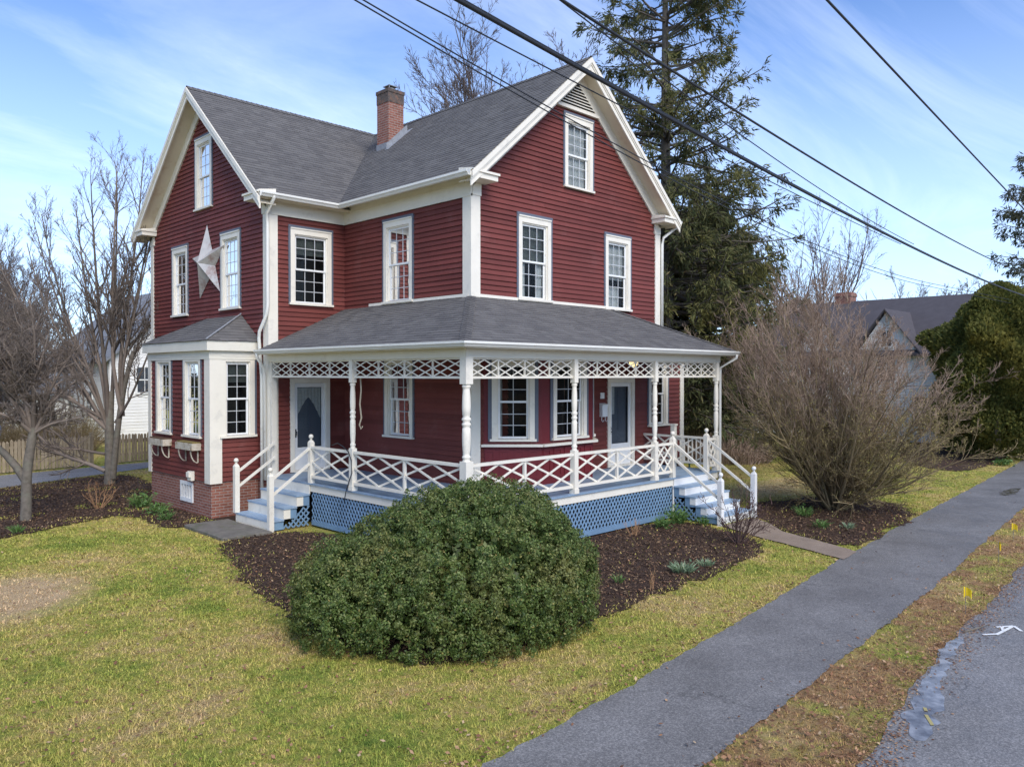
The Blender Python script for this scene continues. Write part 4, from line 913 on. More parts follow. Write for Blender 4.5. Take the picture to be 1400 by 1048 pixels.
# things that hang on the house -------------------------------------------
st = thing('barn_star', (-P - .03, 8.45, 6.75), 'big rusty metal barn star hung on the red gable between two windows', 'star')
m_ = MB(); c_ = Vector((-P - .34, 8.48, 6.64)); ring = []
for i in range(10):
    th = math.pi / 2 + i * math.pi / 5 + .08; r_ = 1.10 if i % 2 == 0 else .43
    ring.append(Vector((-P - .03, 8.45 - math.cos(th) * r_, 6.64 + math.sin(th) * r_)))
for i in range(10): m_.add([c_, ring[i], ring[(i + 1) % 10]], [(0, 1, 2)])
m_.build('star_body', M['starmetal'], st)
def winbox(y, label, fill):
    t = thing('window_box', (BX - .14, y, 1.6), label, 'window box', 'window boxes under the bay windows')
    m_ = MB(); m_.fbox(XBF, y - .5, y + .5, .02, .26, 1.66, 1.70); m_.fbox(XBF, y - .5, y + .5, .235, .26, 1.70, 1.83); m_.fbox(XBF, y - .5, y - .475, .02, .235, 1.70, 1.83); m_.fbox(XBF, y + .475, y + .5, .02, .235, 1.70, 1.83); m_.build('trough', M['oldwood'], t)
    m_ = MB(); m_.fbox(XBF, y - .47, y + .47, .025, .23, 1.71, 1.86); m_.build('soil_fill', M[fill], t)
    for q in (y - .36, y + .36):
        m_ = MB(); m_.fbox(XBF, q - .014, q + .014, .033, .06, 1.34, 1.655)
        pts = [XBF(q, .05 + .18 * math.sin(k / 6 * math.pi / 2), 1.34 + .30 * (1 - math.cos(k / 6 * math.pi / 2))) for k in range(7)]
        for k in range(6): m_.bar(pts[k], pts[k + 1], .026, .03, (0, 1, 0))
        m_.build('bracket', M['oldwood'], t)
winbox(6.66, 'white window box filled with brown moss under the bay window nearest the porch steps', 'moss'); winbox(8.46, 'weathered window box under the bay window farther from the porch steps', 'chips')
mbx = thing('wall_mailbox', (4.52, -.1, 2.6), 'white wall mailbox beside the front door', 'mailbox')
m_ = MB(); m_.fbox(XF, 4.57, 4.80, .02, .13, 2.42, 2.74); m_.hexa([XF(4.56, .02, 2.745), XF(4.81, .02, 2.745), XF(4.81, .15, 2.73), XF(4.56, .15, 2.73), XF(4.56, .02, 2.78), XF(4.81, .02, 2.78), XF(4.81, .15, 2.75), XF(4.56, .15, 2.75)]); m_.build('mail_case', M['vinyl'], mbx, bevel=.006)
for q in (4.61, 4.76):
    m_ = MB(); m_.tube([XF(q, .07, 2.42), XF(q, .07, 2.33), XF(q, .10, 2.29), XF(q, .14, 2.31), XF(q, .14, 2.34)], .009, 6); m_.build('paper_hook', M['vinyl'], mbx)
m_ = MB(); m_.fbox(XF, 4.60, 4.76, .02, .046, 2.90, 3.06); m_.fbox(XF, 4.62, 4.74, .046, .055, 2.92, 3.04)
tag(m_.build('number_plaque', M['vinyl'], bevel=.004), 'small square white plaque on the wall above the mailbox', 'plaque')
lm = thing('porch_lamp', (4.62, -1.1, 3.98), 'small lit lamp under the porch ceiling near the front door', 'lamp')
m_ = MB(); m_.lathe((4.62, -1.1, 3.93), [(.03, .06), (.09, .05), (.10, .03), (.06, .02)], 14); m_.build('lamp_base', M['black'], lm)
ml, nt, b_ = newmat('warm_bulb'); b_.inputs['Base Color'].default_value = (.9, .75, .4, 1); b_.inputs['Emission Color'].default_value = (1, .72, .3, 1); b_.inputs['Emission Strength'].default_value = 1.0
m_ = MB(); m_.lathe((4.62, -1.1, 3.74), [(.04, 0), (.10, .05), (.12, .12), (.09, .2)], 14); m_.build('lamp_shade', ml, lm, smooth=True)
m_ = MB(); m_.tube([(PX + .12, yP - .12, 3.47), (PX + .13, yP - .13, 3.2), (PX + .11, yP - .11, 2.9), (PX + .13, yP - .14, 2.6), (PX + .10, yP - .10, 2.45), (PX + .13, yP - .12, 2.36), (PX + .16, yP - .14, 2.42)], .018, 6)
tag(m_.build('hanging_rope', M['rope'], smooth=True), 'pale rope hanging from the porch beam beside the left turned post', 'rope')
m_ = MB(); m_.tube([(PX + .02, 2.25, DK + .93), (PX - .03, 1.95, DK + 1.0), (PX - .06, 1.7, DK + .95), (PX - .08, 1.45, DK + .85), (PX - .10, 1.30, DK + .66), (PX - .10, 1.28, DK + .4), (PX - .09, 1.42, DK + .18), (PX - .1, 1.52, DK - .05), (PX - .12, 1.55, DK - .25)], .012, 6)
tag(m_.build('black_cord', M['cable'], smooth=True), 'black cord looped over the porch railing by the left turned post', 'cord')
gc = thing('lawn_chair', (10.2, 1.2, 0), 'dark green plastic lawn chair behind the far porch railing', 'chair')
def chair(t, x, y):
    m_ = MB(); m_.box(x - .28, x + .28, y - .28, y + .28, .40, .44); m_.build('seat', M['green_plastic'], t, bevel=.01)
    m_ = MB(); m_.hexa([(x - .28, y + .26, .44), (x + .28, y + .26, .44), (x + .28, y + .3, .44), (x - .28, y + .3, .44), (x - .25, y + .42, 1.0), (x + .25, y + .42, 1.0), (x + .25, y + .46, 1.0), (x - .25, y + .46, 1.0)]); m_.build('backrest', M['green_plastic'], t, bevel=.01)
    for sx in (-1, 1):
        for sy in (-1, 1):
            m_ = MB(); m_.bar((x + sx * .25, y + sy * .25, .4), (x + sx * .29, y + sy * .29, 0.0), .045, .045); m_.build('leg', M['green_plastic'], t)
        m_ = MB(); m_.box(x + sx * .28 - .03, x + sx * .28 + .03, y - .28, y + .3, .62, .66); m_.bar((x + sx * .28, y - .25, .44), (x + sx * .28, y - .25, .62), .04, .04); m_.build('armrest', M['green_plastic'], t)
chair(gc, 10.2, 1.2)

# ------------------------------------------------------------------ growing things
CAM = np.array([-12.024, -13.286, 3.557]); RT = np.array([0.7061, -0.7081, 0.0]); FWD = np.array([0.7080, 0.7060, 0.0])
def unit(a): return a / (np.linalg.norm(a, axis=-1, keepdims=True) + 1e-9)
def grow(p0, d0, L, r0, m, up=0.0, jit=0.15, rend=0.25, rng=RNG):
    n = len(p0); P_ = np.empty((n, m, 3)); P_[:, 0] = p0; d = unit(np.asarray(d0, float)); st = (np.asarray(L) / (m - 1))[:, None]
    for i in range(1, m):
        d = unit(d + rng.normal(0, jit, (n, 3)) + np.array([0, 0, 1.0]) * up)
        P_[:, i] = P_[:, i - 1] + d * st
    t = np.linspace(0, 1, m)[None]; Rr = np.asarray(r0)[:, None] * (1 - t * (1 - rend))
    return P_, Rr
def spawn(P_, Rr, per, t0, t1, ang, lf, rf_, m, up=0.1, jit=0.15, rend=0.3, rmin=0.0, rng=RNG, taper=0.6):
    n, mm, _ = P_.shape; idx = np.repeat(np.arange(n), per); k = len(idx)
    t = rng.uniform(t0, t1, k); f = t * (mm - 1); i0 = np.minimum(f.astype(int), mm - 2); fr = (f - i0)[:, None]
    p = P_[idx, i0] * (1 - fr) + P_[idx, i0 + 1] * fr; d = unit(P_[idx, i0 + 1] - P_[idx, i0])
    pr = Rr[idx, i0] * (1 - fr[:, 0]) + Rr[idx, i0 + 1] * fr[:, 0]
    q = unit(np.cross(d, rng.normal(0, 1, (k, 3)))); a = np.radians(rng.normal(ang, ang * .25, k))[:, None]
    nd = d * np.cos(a) + q * np.sin(a)
    Lp = np.linalg.norm(np.diff(P_, axis=1), axis=2).sum(1)[idx]
    L = Lp * lf * rng.uniform(.6, 1.25, k) * (1 - taper * t)
    return grow(p, nd, L, np.maximum(pr * rf_, rmin), m, up, jit, rend, rng)
def poly0(pts, r0, r1, m):
    """resample a hand-laid limb to m points"""
    p = np.array(pts, float); s = np.concatenate([[0], np.cumsum(np.linalg.norm(np.diff(p, axis=0), axis=1))]); t = np.linspace(0, s[-1], m)
    P_ = np.stack([np.interp(t, s, p[:, i]) for i in range(3)], 1); P_[1:-1] = P_[1:-1] * .5 + (P_[:-2] + P_[2:]) * .25
    return P_, r0 + (r1 - r0) * (np.linspace(0, 1, m) ** .8)
def stack(ls): return np.stack([a for a, b in ls]), np.stack([b for a, b in ls])
def rel(base, lat, dep, z): return tuple(np.array(base) + RT * lat + FWD * dep + np.array([0, 0, z]))

# crab apple tree, left edge
b1 = (-6.75, 8.6, 0)
t1 = thing('bare_tree', b1, 'low forked bare tree with grey trunk at the left edge of the lawn bed', 'tree')
TR = [poly0([rel(b1, 0, 0, -.05), rel(b1, .03, 0, .5), rel(b1, .02, 0, 1.15), rel(b1, .12, 0, 1.7), rel(b1, .15, .1, 2.25)], .135, .10, 8),
      poly0([rel(b1, .0, 0, 1.0), rel(b1, -.25, .05, 1.35), rel(b1, -.65, .1, 1.75), rel(b1, -1.3, .1, 2.2), rel(b1, -2.2, .0, 2.9)], .10, .05, 8)]
LB = []
for lat, dep, z, r in ((.9, .1, 2.5, .05), (1.7, -.5, 2.55, .035), (-.6, -.7, 2.75, .05), (-1.4, .5, 3.0, .045), (.3, .9, 3.2, .05), (-.9, .2, 4.6, .06), (.25, -.1, 4.9, .06), (.9, .6, 4.2, .05), (-1.7, -.4, 4.4, .05), (-.3, .7, 5.4, .055), (-2.2, .2, 5.2, .045), (1.3, -.1, 3.4, .04)):
    LB.append(poly0([rel(b1, .15, .1, 2.1), rel(b1, .15 + lat * .35, dep * .4, 2.15 + (z - 2.1) * .5), rel(b1, .15 + lat * .7, dep * .8, 2.1 + (z - 2.1) * .85), rel(b1, lat, dep, z)], r * 1.2, r * .45, 8))
T_, Rt_ = stack(TR); nptubes('trunk', [(T_, Rt_, 10)], M['bark'], t1)
A_, Ra = stack(LB + [poly0([rel(b1, -1.3, .1, 2.2), rel(b1, -1.9, .3, 2.9), rel(b1, -2.3, .4, 4.2)], .05, .02, 8)])
B_, Rb = spawn(A_, Ra, 12, .2, 1.0, 42, .55, .55, 6, .10, .16, .4, .008)
C_, Rc = spawn(B_, Rb, 11, .15, 1.0, 45, .55, .6, 5, .05, .18, .5, .005)
D_, Rd = spawn(C_, Rc, 6, .2, 1.0, 45, .7, .7, 4, .03, .2, .6, .0036)
nptubes('crown', [(A_, Ra, 7), (B_, Rb, 5), (C_, Rc, 3), (D_, Rd, 3)], M['twig'], t1)

# tall many-stemmed tree
b2 = (-3.08, 13.94, 0)
t2 = thing('bare_tree', b2, 'tall many-stemmed bare tree with upright branches near the bay window', 'tree')
TR = [poly0([rel(b2, 0, 0, -.05), rel(b2, .02, 0, .8), rel(b2, .0, 0, 1.6), rel(b2, -.02, .05, 2.4), rel(b2, .0, .1, 3.0)], .18, .12, 8),
      poly0([rel(b2, .12, -.05, .2), rel(b2, .22, -.05, 1.2), rel(b2, .32, 0, 2.2), rel(b2, .5, 0, 3.3), rel(b2, .75, .1, 4.3)], .11, .07, 8)]
T_, Rt_ = stack(TR)
ST = []
for lat, z, dep, r in ((-4.0, 7.6, .2, .07), (-3.5, 8.0, -.6, .08), (-2.7, 8.6, .5, .085), (-1.9, 8.6, -.4, .075), (-1.2, 9.0, .3, .09), (-.5, 9.9, -.1, .11), (.1, 10.5, .4, .09), (.55, 10.2, -.5, .09), (1.0, 10.5, .3, .10), (1.55, 10.1, .1, .08), (1.75, 9.3, -.3, .06), (-4.2, 7.0, -.2, .06), (-3.4, 6.2, .8, .05), (-2.0, 7.6, -1.0, .06), (2.0, 8.0, .5, .05)):
    f0 = 2.3 if lat < .3 else 2.9
    r *= .8; ST.append(poly0([rel(b2, .0 if lat < .3 else .42, 0, f0 - .7), rel(b2, lat * .22 + .05, dep * .3, f0 + .9), rel(b2, lat * .55, dep * .7, f0 + (z - f0) * .42), rel(b2, lat * .85, dep, f0 + (z - f0) * .75), rel(b2, lat, dep, z)], r * 1.05, .012, 11))
LOW = [poly0([rel(b2, -.1, -.1, .45), rel(b2, -.7, -.2, .75), rel(b2, -1.5, -.3, 1.0), rel(b2, -2.0, -.35, 1.55), rel(b2, -2.5, -.4, 2.0)], .07, .03, 9), poly0([rel(b2, -.1, -.1, 1.0), rel(b2, -.9, -.3, 1.15), rel(b2, -1.7, -.3, 1.8), rel(b2, -2.2, -.4, 2.2)], .05, .02, 9),
       poly0([rel(b2, .0, .0, 1.7), rel(b2, -.8, -.3, 2.6), rel(b2, -1.8, -.2, 3.3), rel(b2, -3.0, 0, 4.6)], .07, .02, 9), poly0([rel(b2, .2, .0, 2.0), rel(b2, .8, -.3, 2.7), rel(b2, 1.3, -.4, 3.8), rel(b2, 1.9, -.4, 5.4)], .05, .015, 9),
       poly0([rel(b2, .0, .0, 2.0), rel(b2, -1.2, -.5, 2.9), rel(b2, -2.8, -.6, 3.4), rel(b2, -4.2, -.5, 4.0)], .06, .015, 9)]
nptubes('trunk', [(T_, Rt_, 12)], M['bark'], t2)
A_, Ra = stack(ST); A2, Ra2 = stack(LOW)
B_, Rb = spawn(A_, Ra, 19, .22, .98, 28, .32, .6, 7, .12, .13, .35, .009)
B2, Rb2 = spawn(A2, Ra2, 13, .2, 1.0, 45, .5, .55, 7, .10, .15, .35, .008)
C_, Rc = spawn(B_, Rb, 9, .15, 1.0, 36, .45, .6, 5, .12, .16, .5, .0055)
C2, Rc2 = spawn(B2, Rb2, 13, .15, 1.0, 42, .55, .6, 5, .05, .2, .5, .005)
D_, Rd = spawn(C_, Rc, 4, .2, 1.0, 38, .6, .7, 4, .08, .18, .6, .0042)
nptubes('crown', [(A_, Ra, 8), (A2, Ra2, 7), (B_, Rb, 4), (B2, Rb2, 4), (C_, Rc, 3), (C2, Rc2, 3), (D_, Rd, 3)], M['twig'], t2)

# broad bare tree behind the roof, slender ones further right and left
def bare_tree(base, h, spread, label, seed, n0=9, per=(9, 7, 4), thick=.22, mat='twigfar', group=None, fork=.3, rm=.012, lean=0):
    rg = np.random.default_rng(seed); t = thing('bare_tree', base, label, 'tree', group)
    P0, R0 = poly0([(base[0], base[1], -.1), (base[0] + .1, base[1], h * fork * .5), (base[0] + lean * .5, base[1], h * fork)], thick, thick * .75, 6)
    nptubes('trunk', [(P0[None], R0[None], 9)], M['bark'], t)
    az = rg.uniform(0, 6.28, n0) + np.arange(n0) * 2.4; el = np.radians(rg.uniform(48, 84, n0)); d = np.stack([np.cos(az) * np.cos(el) * spread, np.sin(az) * np.cos(el) * spread, np.sin(el)], 1)
    p = P0[-1][None] * 1 + np.zeros((n0, 3)); p[:, 2] -= rg.uniform(0, h * fork * .35, n0)
    A, Ra_ = grow(p, d, h * (1 - fork) * rg.uniform(.7, 1.08, n0), np.full(n0, thick * .45), 9, .06, .07, .12, rg)
    Bq, Rb_ = spawn(A, Ra_, per[0], .2, 1, 33, .42, .55, 6, .10, .10, .3, rm * 1.4, rg); Cq, Rc_ = spawn(Bq, Rb_, per[1], .15, 1, 34, .5, .6, 5, .08, .13, .4, rm, rg)
    gs = [(A, Ra_, 6), (Bq, Rb_, 4), (Cq, Rc_, 3)]
    if per[2]: Dq, Rd_ = spawn(Cq, Rc_, per[2], .2, 1, 34, .5, .7, 4, .06, .15, .6, rm * .8, rg); gs.append((Dq, Rd_, 3))
    nptubes('crown', gs, M[mat], t); return t
bare_tree((15.2, 13.6, 0), 18.8, 0.95, 'broad bare tree showing above the ridge behind the red roof', 5, 30, (17, 11, 5), .30, fork=.34, rm=.012)
bare_tree((42.3, 10.2, 0), 17.2, 1.0, 'slender bare tree standing behind the white neighbour house', 8, 9, (9, 7, 3), .22, fork=.3, rm=.012)
bare_tree((40.6, 12.0, 0), 15.5, .9, 'thinner bare tree just left of the slender one behind the neighbour house', 9, 8, (9, 7, 3), .19, fork=.3, rm=.012)
for i, (x, y, h, lb) in enumerate(((-6, 27, 9.5, 'grey twiggy tree beyond the picket fence at the far left edge'), (-2.5, 31, 9.0, 'twiggy tree beyond the fence to the left of the white gable'), (-5.5, 36, 11, 'bare tree behind the two nearer ones beyond the fence'), (1.0, 46, 12, 'bare tree standing behind the white shed left of the house'), (-9, 44, 13, 'leftmost bare tree far beyond the driveway'))):
    bare_tree((x, y, 0), h, 1.3, lb, 20 + i, 14, (12, 10, 4), .18, 'twigfar', 'trees beyond the picket fence', .22, .011)
for i, (x, y, h, lb) in enumerate(((62, -2, 12.5, 'leafless tree showing above the right end of the dark neighbour roof'), (66, 4, 12, 'leafless tree above the middle of the dark neighbour roof'), (58, 9, 12, 'leafless tree just right of the neighbour chimney'))):
    bare_tree((x, y, 0), h, 1.4, lb, 40 + i, 12, (12, 9, 4), .22, 'twigfar', 'trees behind the neighbour house', .3, .014)

# forsythia-like multi-stem shrub by the front path
b3 = (8.75, -4.6, 0)
t3 = thing('bare_shrub', b3, 'huge fan-shaped bare shrub with many stems in the mulch bed by the sidewalk', 'shrub')
rg = np.random.default_rng(3); n0 = 84
az = rg.uniform(0, 2 * np.pi, n0); el = np.radians(np.clip(rg.normal(60, 16, n0), 26, 88))
d = np.stack([np.cos(az) * np.cos(el), np.sin(az) * np.cos(el), np.sin(el)], 1)
lat = d @ RT; L = 5.7 * rg.uniform(.72, 1.0, n0) * (1 - .38 * (1 - np.sin(el))) * np.where(lat > .1, .88, 1.08)
d2 = d.copy(); d2[:, 2] *= .9
p0 = np.array(b3) + np.stack([np.cos(az) * .22, np.sin(az) * .22, np.zeros(n0)], 1) * rg.uniform(.2, 1.2, (n0, 1))
A_, Ra = grow(p0, d2, L, rg.uniform(.018, .042, n0), 10, .045, .07, .12, rg)
B_, Rb = spawn(A_, Ra, 16, .08, 1, 29, .34, .6, 6, .07, .12, .35, .008, rg, .45)
C_, Rc = spawn(B_, Rb, 7, .1, 1, 30, .5, .6, 5, .07, .14, .5, .005, rg)
D_, Rd = spawn(C_, Rc, 4, .15, 1, 34, .7, .75, 4, .05, .16, .6, .0042, rg)
def split(P_, Rr, z):
    s = P_[:, -1, 2] > z + np.random.default_rng(1).normal(0, .5, len(P_)); return (P_[s], Rr[s]), (P_[~s], Rr[~s])
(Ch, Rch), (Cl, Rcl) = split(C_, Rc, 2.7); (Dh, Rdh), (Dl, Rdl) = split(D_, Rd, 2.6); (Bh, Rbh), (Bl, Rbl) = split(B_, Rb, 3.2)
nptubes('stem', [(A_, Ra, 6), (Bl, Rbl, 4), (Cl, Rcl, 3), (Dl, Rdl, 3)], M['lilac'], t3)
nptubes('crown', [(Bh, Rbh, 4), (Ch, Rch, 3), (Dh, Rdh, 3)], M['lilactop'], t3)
def leaf_quads(c, size, aspect, nrm=None, rng=RNG, spread=.9, fold=.0):
    n = len(c); a = rng.normal(0, 1, (n, 3)) * spread
    nn = unit(a + (nrm if nrm is not None else 0)); u = unit(np.cross(nn, rng.normal(0, 1, (n, 3)))); v = np.cross(nn, u)
    s = (size * rng.uniform(.65, 1.3, n))[:, None]
    return np.stack([c - u * s * .5, c - v * s * aspect * .5 + u * s * .05, c + u * s * .5, c + v * s * aspect * .5 + u * s * .05], 1)
pts = Dl[:, 1:, :].reshape(-1, 3); pts = pts[RNG.random(len(pts)) < .5]
npmesh('bud', leaf_quads(pts + RNG.normal(0, .012, pts.shape), .034, .5), 4, M['bud'], t3)

# round evergreen in front of the porch
b4 = (-4.72, -4.78, 0)
t4 = thing('evergreen_bush', b4, 'big rounded dark green evergreen bush in front of the porch corner', 'bush')
RS = np.random.default_rng(77)
LOBES = [(0.38, 0.0, .90, 1.48, 1.62, 1.06), (-1.30, -.25, .60, .84, 1.10, .72), (1.08, .1, .70, .98, 1.15, .86), (.10, -.62, .60, 1.45, 1.02, .86), (.45, .4, .95, 1.25, 1.15, 1.0), (-.62, -.15, .80, .95, 1.15, .84)]
def lobe_e(p, s=1.0):
    """smallest ellipsoid value over the lobes: below 1 is inside the bush"""
    e = np.full(len(p), 9.0)
    for lat, dep, zc_, rl, rdp, rz in LOBES:
        q = p - (np.array(b4) + RT * lat + FWD * dep + np.array([0, 0, zc_])); e = np.minimum(e, ((q @ RT) / (rl * s)) ** 2 + ((q @ FWD) / (rdp * s)) ** 2 + np.where(q[:, 2] > 0, q[:, 2] / (rz * s), q[:, 2] / zc_ * .38) ** 2)
    return e
sp_c, sp_n = [], []
for lat, dep, zc_, rl, rdp, rz in LOBES:
    n = int(760 * (rl * rdp * rz) ** .6); d = unit(RS.normal(0, 1, (n, 3))); cen = unit(RS.normal(0, 1, (26, 3))); am = RS.uniform(-.12, .13, 26); off = (RS.uniform(.90, 1.03, n) + (RS.random(n) < .06) * RS.uniform(.02, .08, n) + (np.exp((d @ cen.T - 1) * 16) * am).sum(1))[:, None]; lowr = d[:, 2] < 0; hz_ = unit(d * np.array([1, 1, 0.0])); zf_ = RS.uniform(0, 1, n)
    d = np.where(lowr[:, None], hz_ * np.sqrt(1 - (zf_ * .38) ** 2)[:, None] - np.array([0, 0, 1.0]) * (zf_ * zc_ / rz)[:, None], d)
    c0_ = np.array(b4) + RT * lat + FWD * dep + np.array([0, 0, zc_])
    p = c0_ + (RT * d[:, :1] * rl + FWD * d[:, 1:2] * rdp + np.array([0, 0, 1.0]) * d[:, 2:] * rz) * off
    nr = unit(RT * (d[:, :1] / rl) + FWD * (d[:, 1:2] / rdp) + np.array([0, 0, 1.0]) * (d[:, 2:] / rz))
    k = (p[:, 2] > .06) & (lobe_e(p) > .74); sp_c.append(p[k]); sp_n.append(nr[k])
sp_c = np.concatenate(sp_c); sp_n = np.concatenate(sp_n); per_ = 60; ns = len(sp_c)
rad = RS.uniform(.04, .13, ns); idx = np.repeat(np.arange(ns), per_); m = len(idx)
dd = unit(RS.normal(0, 1, (m, 3)) + sp_n[idx] * .75 + np.array([0, 0, .25])); rr_ = rad[idx][:, None] * RS.uniform(.15, 1, (m, 1)) ** .55
lp = sp_c[idx] + dd * rr_ * np.array([1, 1, 1.0]); ln_ = dd * .8 + sp_n[idx] * .5
ok = (lp[:, 2] > .03)
# a thinner inner layer so that the gaps between sprigs end in leaves too
n = 60000; d = unit(RS.normal(0, 1, (n, 3))); d[:, 2] = np.where(d[:, 2] < 0, d[:, 2] * .8, d[:, 2]); li = RS.integers(0, len(LOBES), n); Lb_ = np.array(LOBES)[li]
ip = np.array(b4) + RT * Lb_[:, :1] + FWD * Lb_[:, 1:2] + np.array([0, 0, 1.0]) * Lb_[:, 2:3] + (RT * d[:, :1] * Lb_[:, 3:4] + FWD * d[:, 1:2] * Lb_[:, 4:5] + np.array([0, 0, 1.0]) * d[:, 2:] * Lb_[:, 5:6]) * RS.uniform(.78, .93, (n, 1))
k = (ip[:, 2] > .04) & (lobe_e(ip) > .56)
LC = np.concatenate([lp[ok], ip[k]]); LN = np.concatenate([ln_[ok], d[k]])
n = 26000; d = unit(RS.normal(0, 1, (n, 3))); Lb_ = np.array(LOBES)[RS.integers(0, len(LOBES), n)]
fp = np.array(b4) + RT * Lb_[:, :1] + FWD * Lb_[:, 1:2] + np.array([0, 0, 1.0]) * Lb_[:, 2:3] + (RT * d[:, :1] * Lb_[:, 3:4] + FWD * d[:, 1:2] * Lb_[:, 4:5] + np.array([0, 0, 1.0]) * d[:, 2:] * Lb_[:, 5:6]) * RS.uniform(.45, .84, (n, 1))
fp = fp[(fp[:, 2] > .05)]; npmesh('inner_foliage', leaf_quads(fp, .11, .6, None, RS, 1.0), 4, M['boxleaf'], t4)
npmesh('foliage', leaf_quads(LC, .038, .52, LN, RS, .55), 4, M['boxleaf'], t4)
m_ = MB()
for k in range(9): m_.tube([rel(b4, .05 * math.cos(k), .05 * math.sin(k), 0), rel(b4, .5 * math.cos(k * .7), .4 * math.sin(k * .7), .55), rel(b4, .9 * math.cos(k * .7), .8 * math.sin(k * .7), 1.0)], [.035, .025, .012], 6)
m_.build('branch', M['bark'], t4)

# conifers
def conifer(base, h, spread, label, seed, mat, name='conifer_tree', z0=1.5, dens=1.0, bare=.55, trunk=.3, ncl=10, ls=.26, group=None, top=.62):
    rg = np.random.default_rng(seed); t = thing(name, base, label, 'tree', group); b = np.array(base, float)
    P0, R0 = poly0([b + (0, 0, -.1), b + (.05, 0, h * .3), b + (0, .08, h * .65), b + (0, 0, h)], trunk, .03, 14); nptubes('trunk', [(P0[None], R0[None], 10)], M['conebark'], t)
    zs = np.sort(rg.uniform(z0, h * .985, int(h * 11 * dens))); zs = zs[(zs < h * bare) | (rg.random(len(zs)) < top)]; n = len(zs); f = (zs - z0) / (h - z0)
    L = spread * (1 - f) ** .55 * rg.uniform(.62, 1.08, n) + .3; az = rg.uniform(0, 6.283, n); el = np.radians(np.where(f > .45, rg.normal(10, 8, n), rg.normal(-5, 9, n)))
    d = np.stack([np.cos(az) * np.cos(el), np.sin(az) * np.cos(el), np.sin(el)], 1); p = np.stack([np.full(n, b[0]), np.full(n, b[1]), zs], 1)
    A, Ra_ = grow(p, d, L, np.clip(.012 + .014 * L, .012, .08), 9, .035, .05, .2, rg)
    Bq, Rb_ = spawn(A, Ra_, 14, .30, 1.0, 46, .20, .5, 5, -.05, .10, .3, .006, rg, .5)
    # needle tufts: along branch tips and branchlets, hanging
    idx = rg.integers(0, len(Bq), int(len(Bq) * ncl)); tt = rg.uniform(.15, 1, len(idx)) * 4; i0 = np.minimum(tt.astype(int), 3); fr = (tt - i0)[:, None]
    pos = Bq[idx, i0] * (1 - fr) + Bq[idx, i0 + 1] * fr; fz = (pos[:, 2] - z0) / (h - z0)
    keep = rg.random(len(pos)) < np.where(fz > bare, .85, 1.0); pos = pos[keep]; tan = unit(Bq[idx, i0 + 1] - Bq[idx, i0])[keep]
    pos = pos + rg.normal(0, .06, pos.shape) - np.array([0, 0, 1]) * np.abs(rg.normal(0, .11, (len(pos), 1)))
    ax = unit(tan * .9 + np.array([0, 0, -.65]) + rg.normal(0, .45, pos.shape)); sd = unit(np.cross(ax, rg.normal(0, 1, pos.shape)))
    s = (ls * rg.uniform(.5, 1.4, len(pos)))[:, None]; wv = s * .10
    Q = np.stack([pos - sd * wv * .5, pos + ax * s * .5 - sd * wv, pos + ax * s, pos + ax * s * .5 + sd * wv], 1)
    nptubes('branch', [(A, Ra_, 5), (Bq, Rb_, 3)], M['conebark'], t); npmesh('crown', Q, 4, M[mat], t); return t
conifer((16.75, 6.1, 0), 27.0, 6.0, 'towering old conifer behind the house with sparse bare top and dense skirts', 12, 'needle', dens=2.0, bare=.40, trunk=.42, ncl=24, ls=.24, top=.66)
conifer((20.2, 6.2, 0), 11.0, 4.6, 'shorter dense conifer standing behind the towering one', 13, 'needle', dens=1.7, bare=.9, trunk=.25, ncl=26, ls=.28)
conifer((41.9, -2.6, 0), 16.5, 5.0, 'spreading conifer at the right edge behind the evergreen hedge', 14, 'needlefar', dens=.8, bare=.4, trunk=.3, ncl=14, ls=.30, top=.6)
conifer((44, 13, 0), 9.0, 3.0, 'dark distant evergreen left of the neighbour chimney', 15, 'needlefar', dens=1.2, bare=.95, trunk=.2, ncl=8, ls=.4)
for i, (x, y, h) in enumerate(((-15, 25, 13), (-20, 31, 15), (-24, 22, 12), (-12, 38, 16))): conifer((x, y, 0), h, 4.6, ('dark evergreen beyond the driveway nearest the picket fence', 'taller dark evergreen behind the nearest one beyond the driveway', 'dark evergreen farthest left beyond the driveway', 'tallest evergreen far behind the picket fence')[i], 70 + i, 'needlefar', dens=1.2, bare=.9, trunk=.25, ncl=12, ls=.45, group='evergreens beyond the driveway')
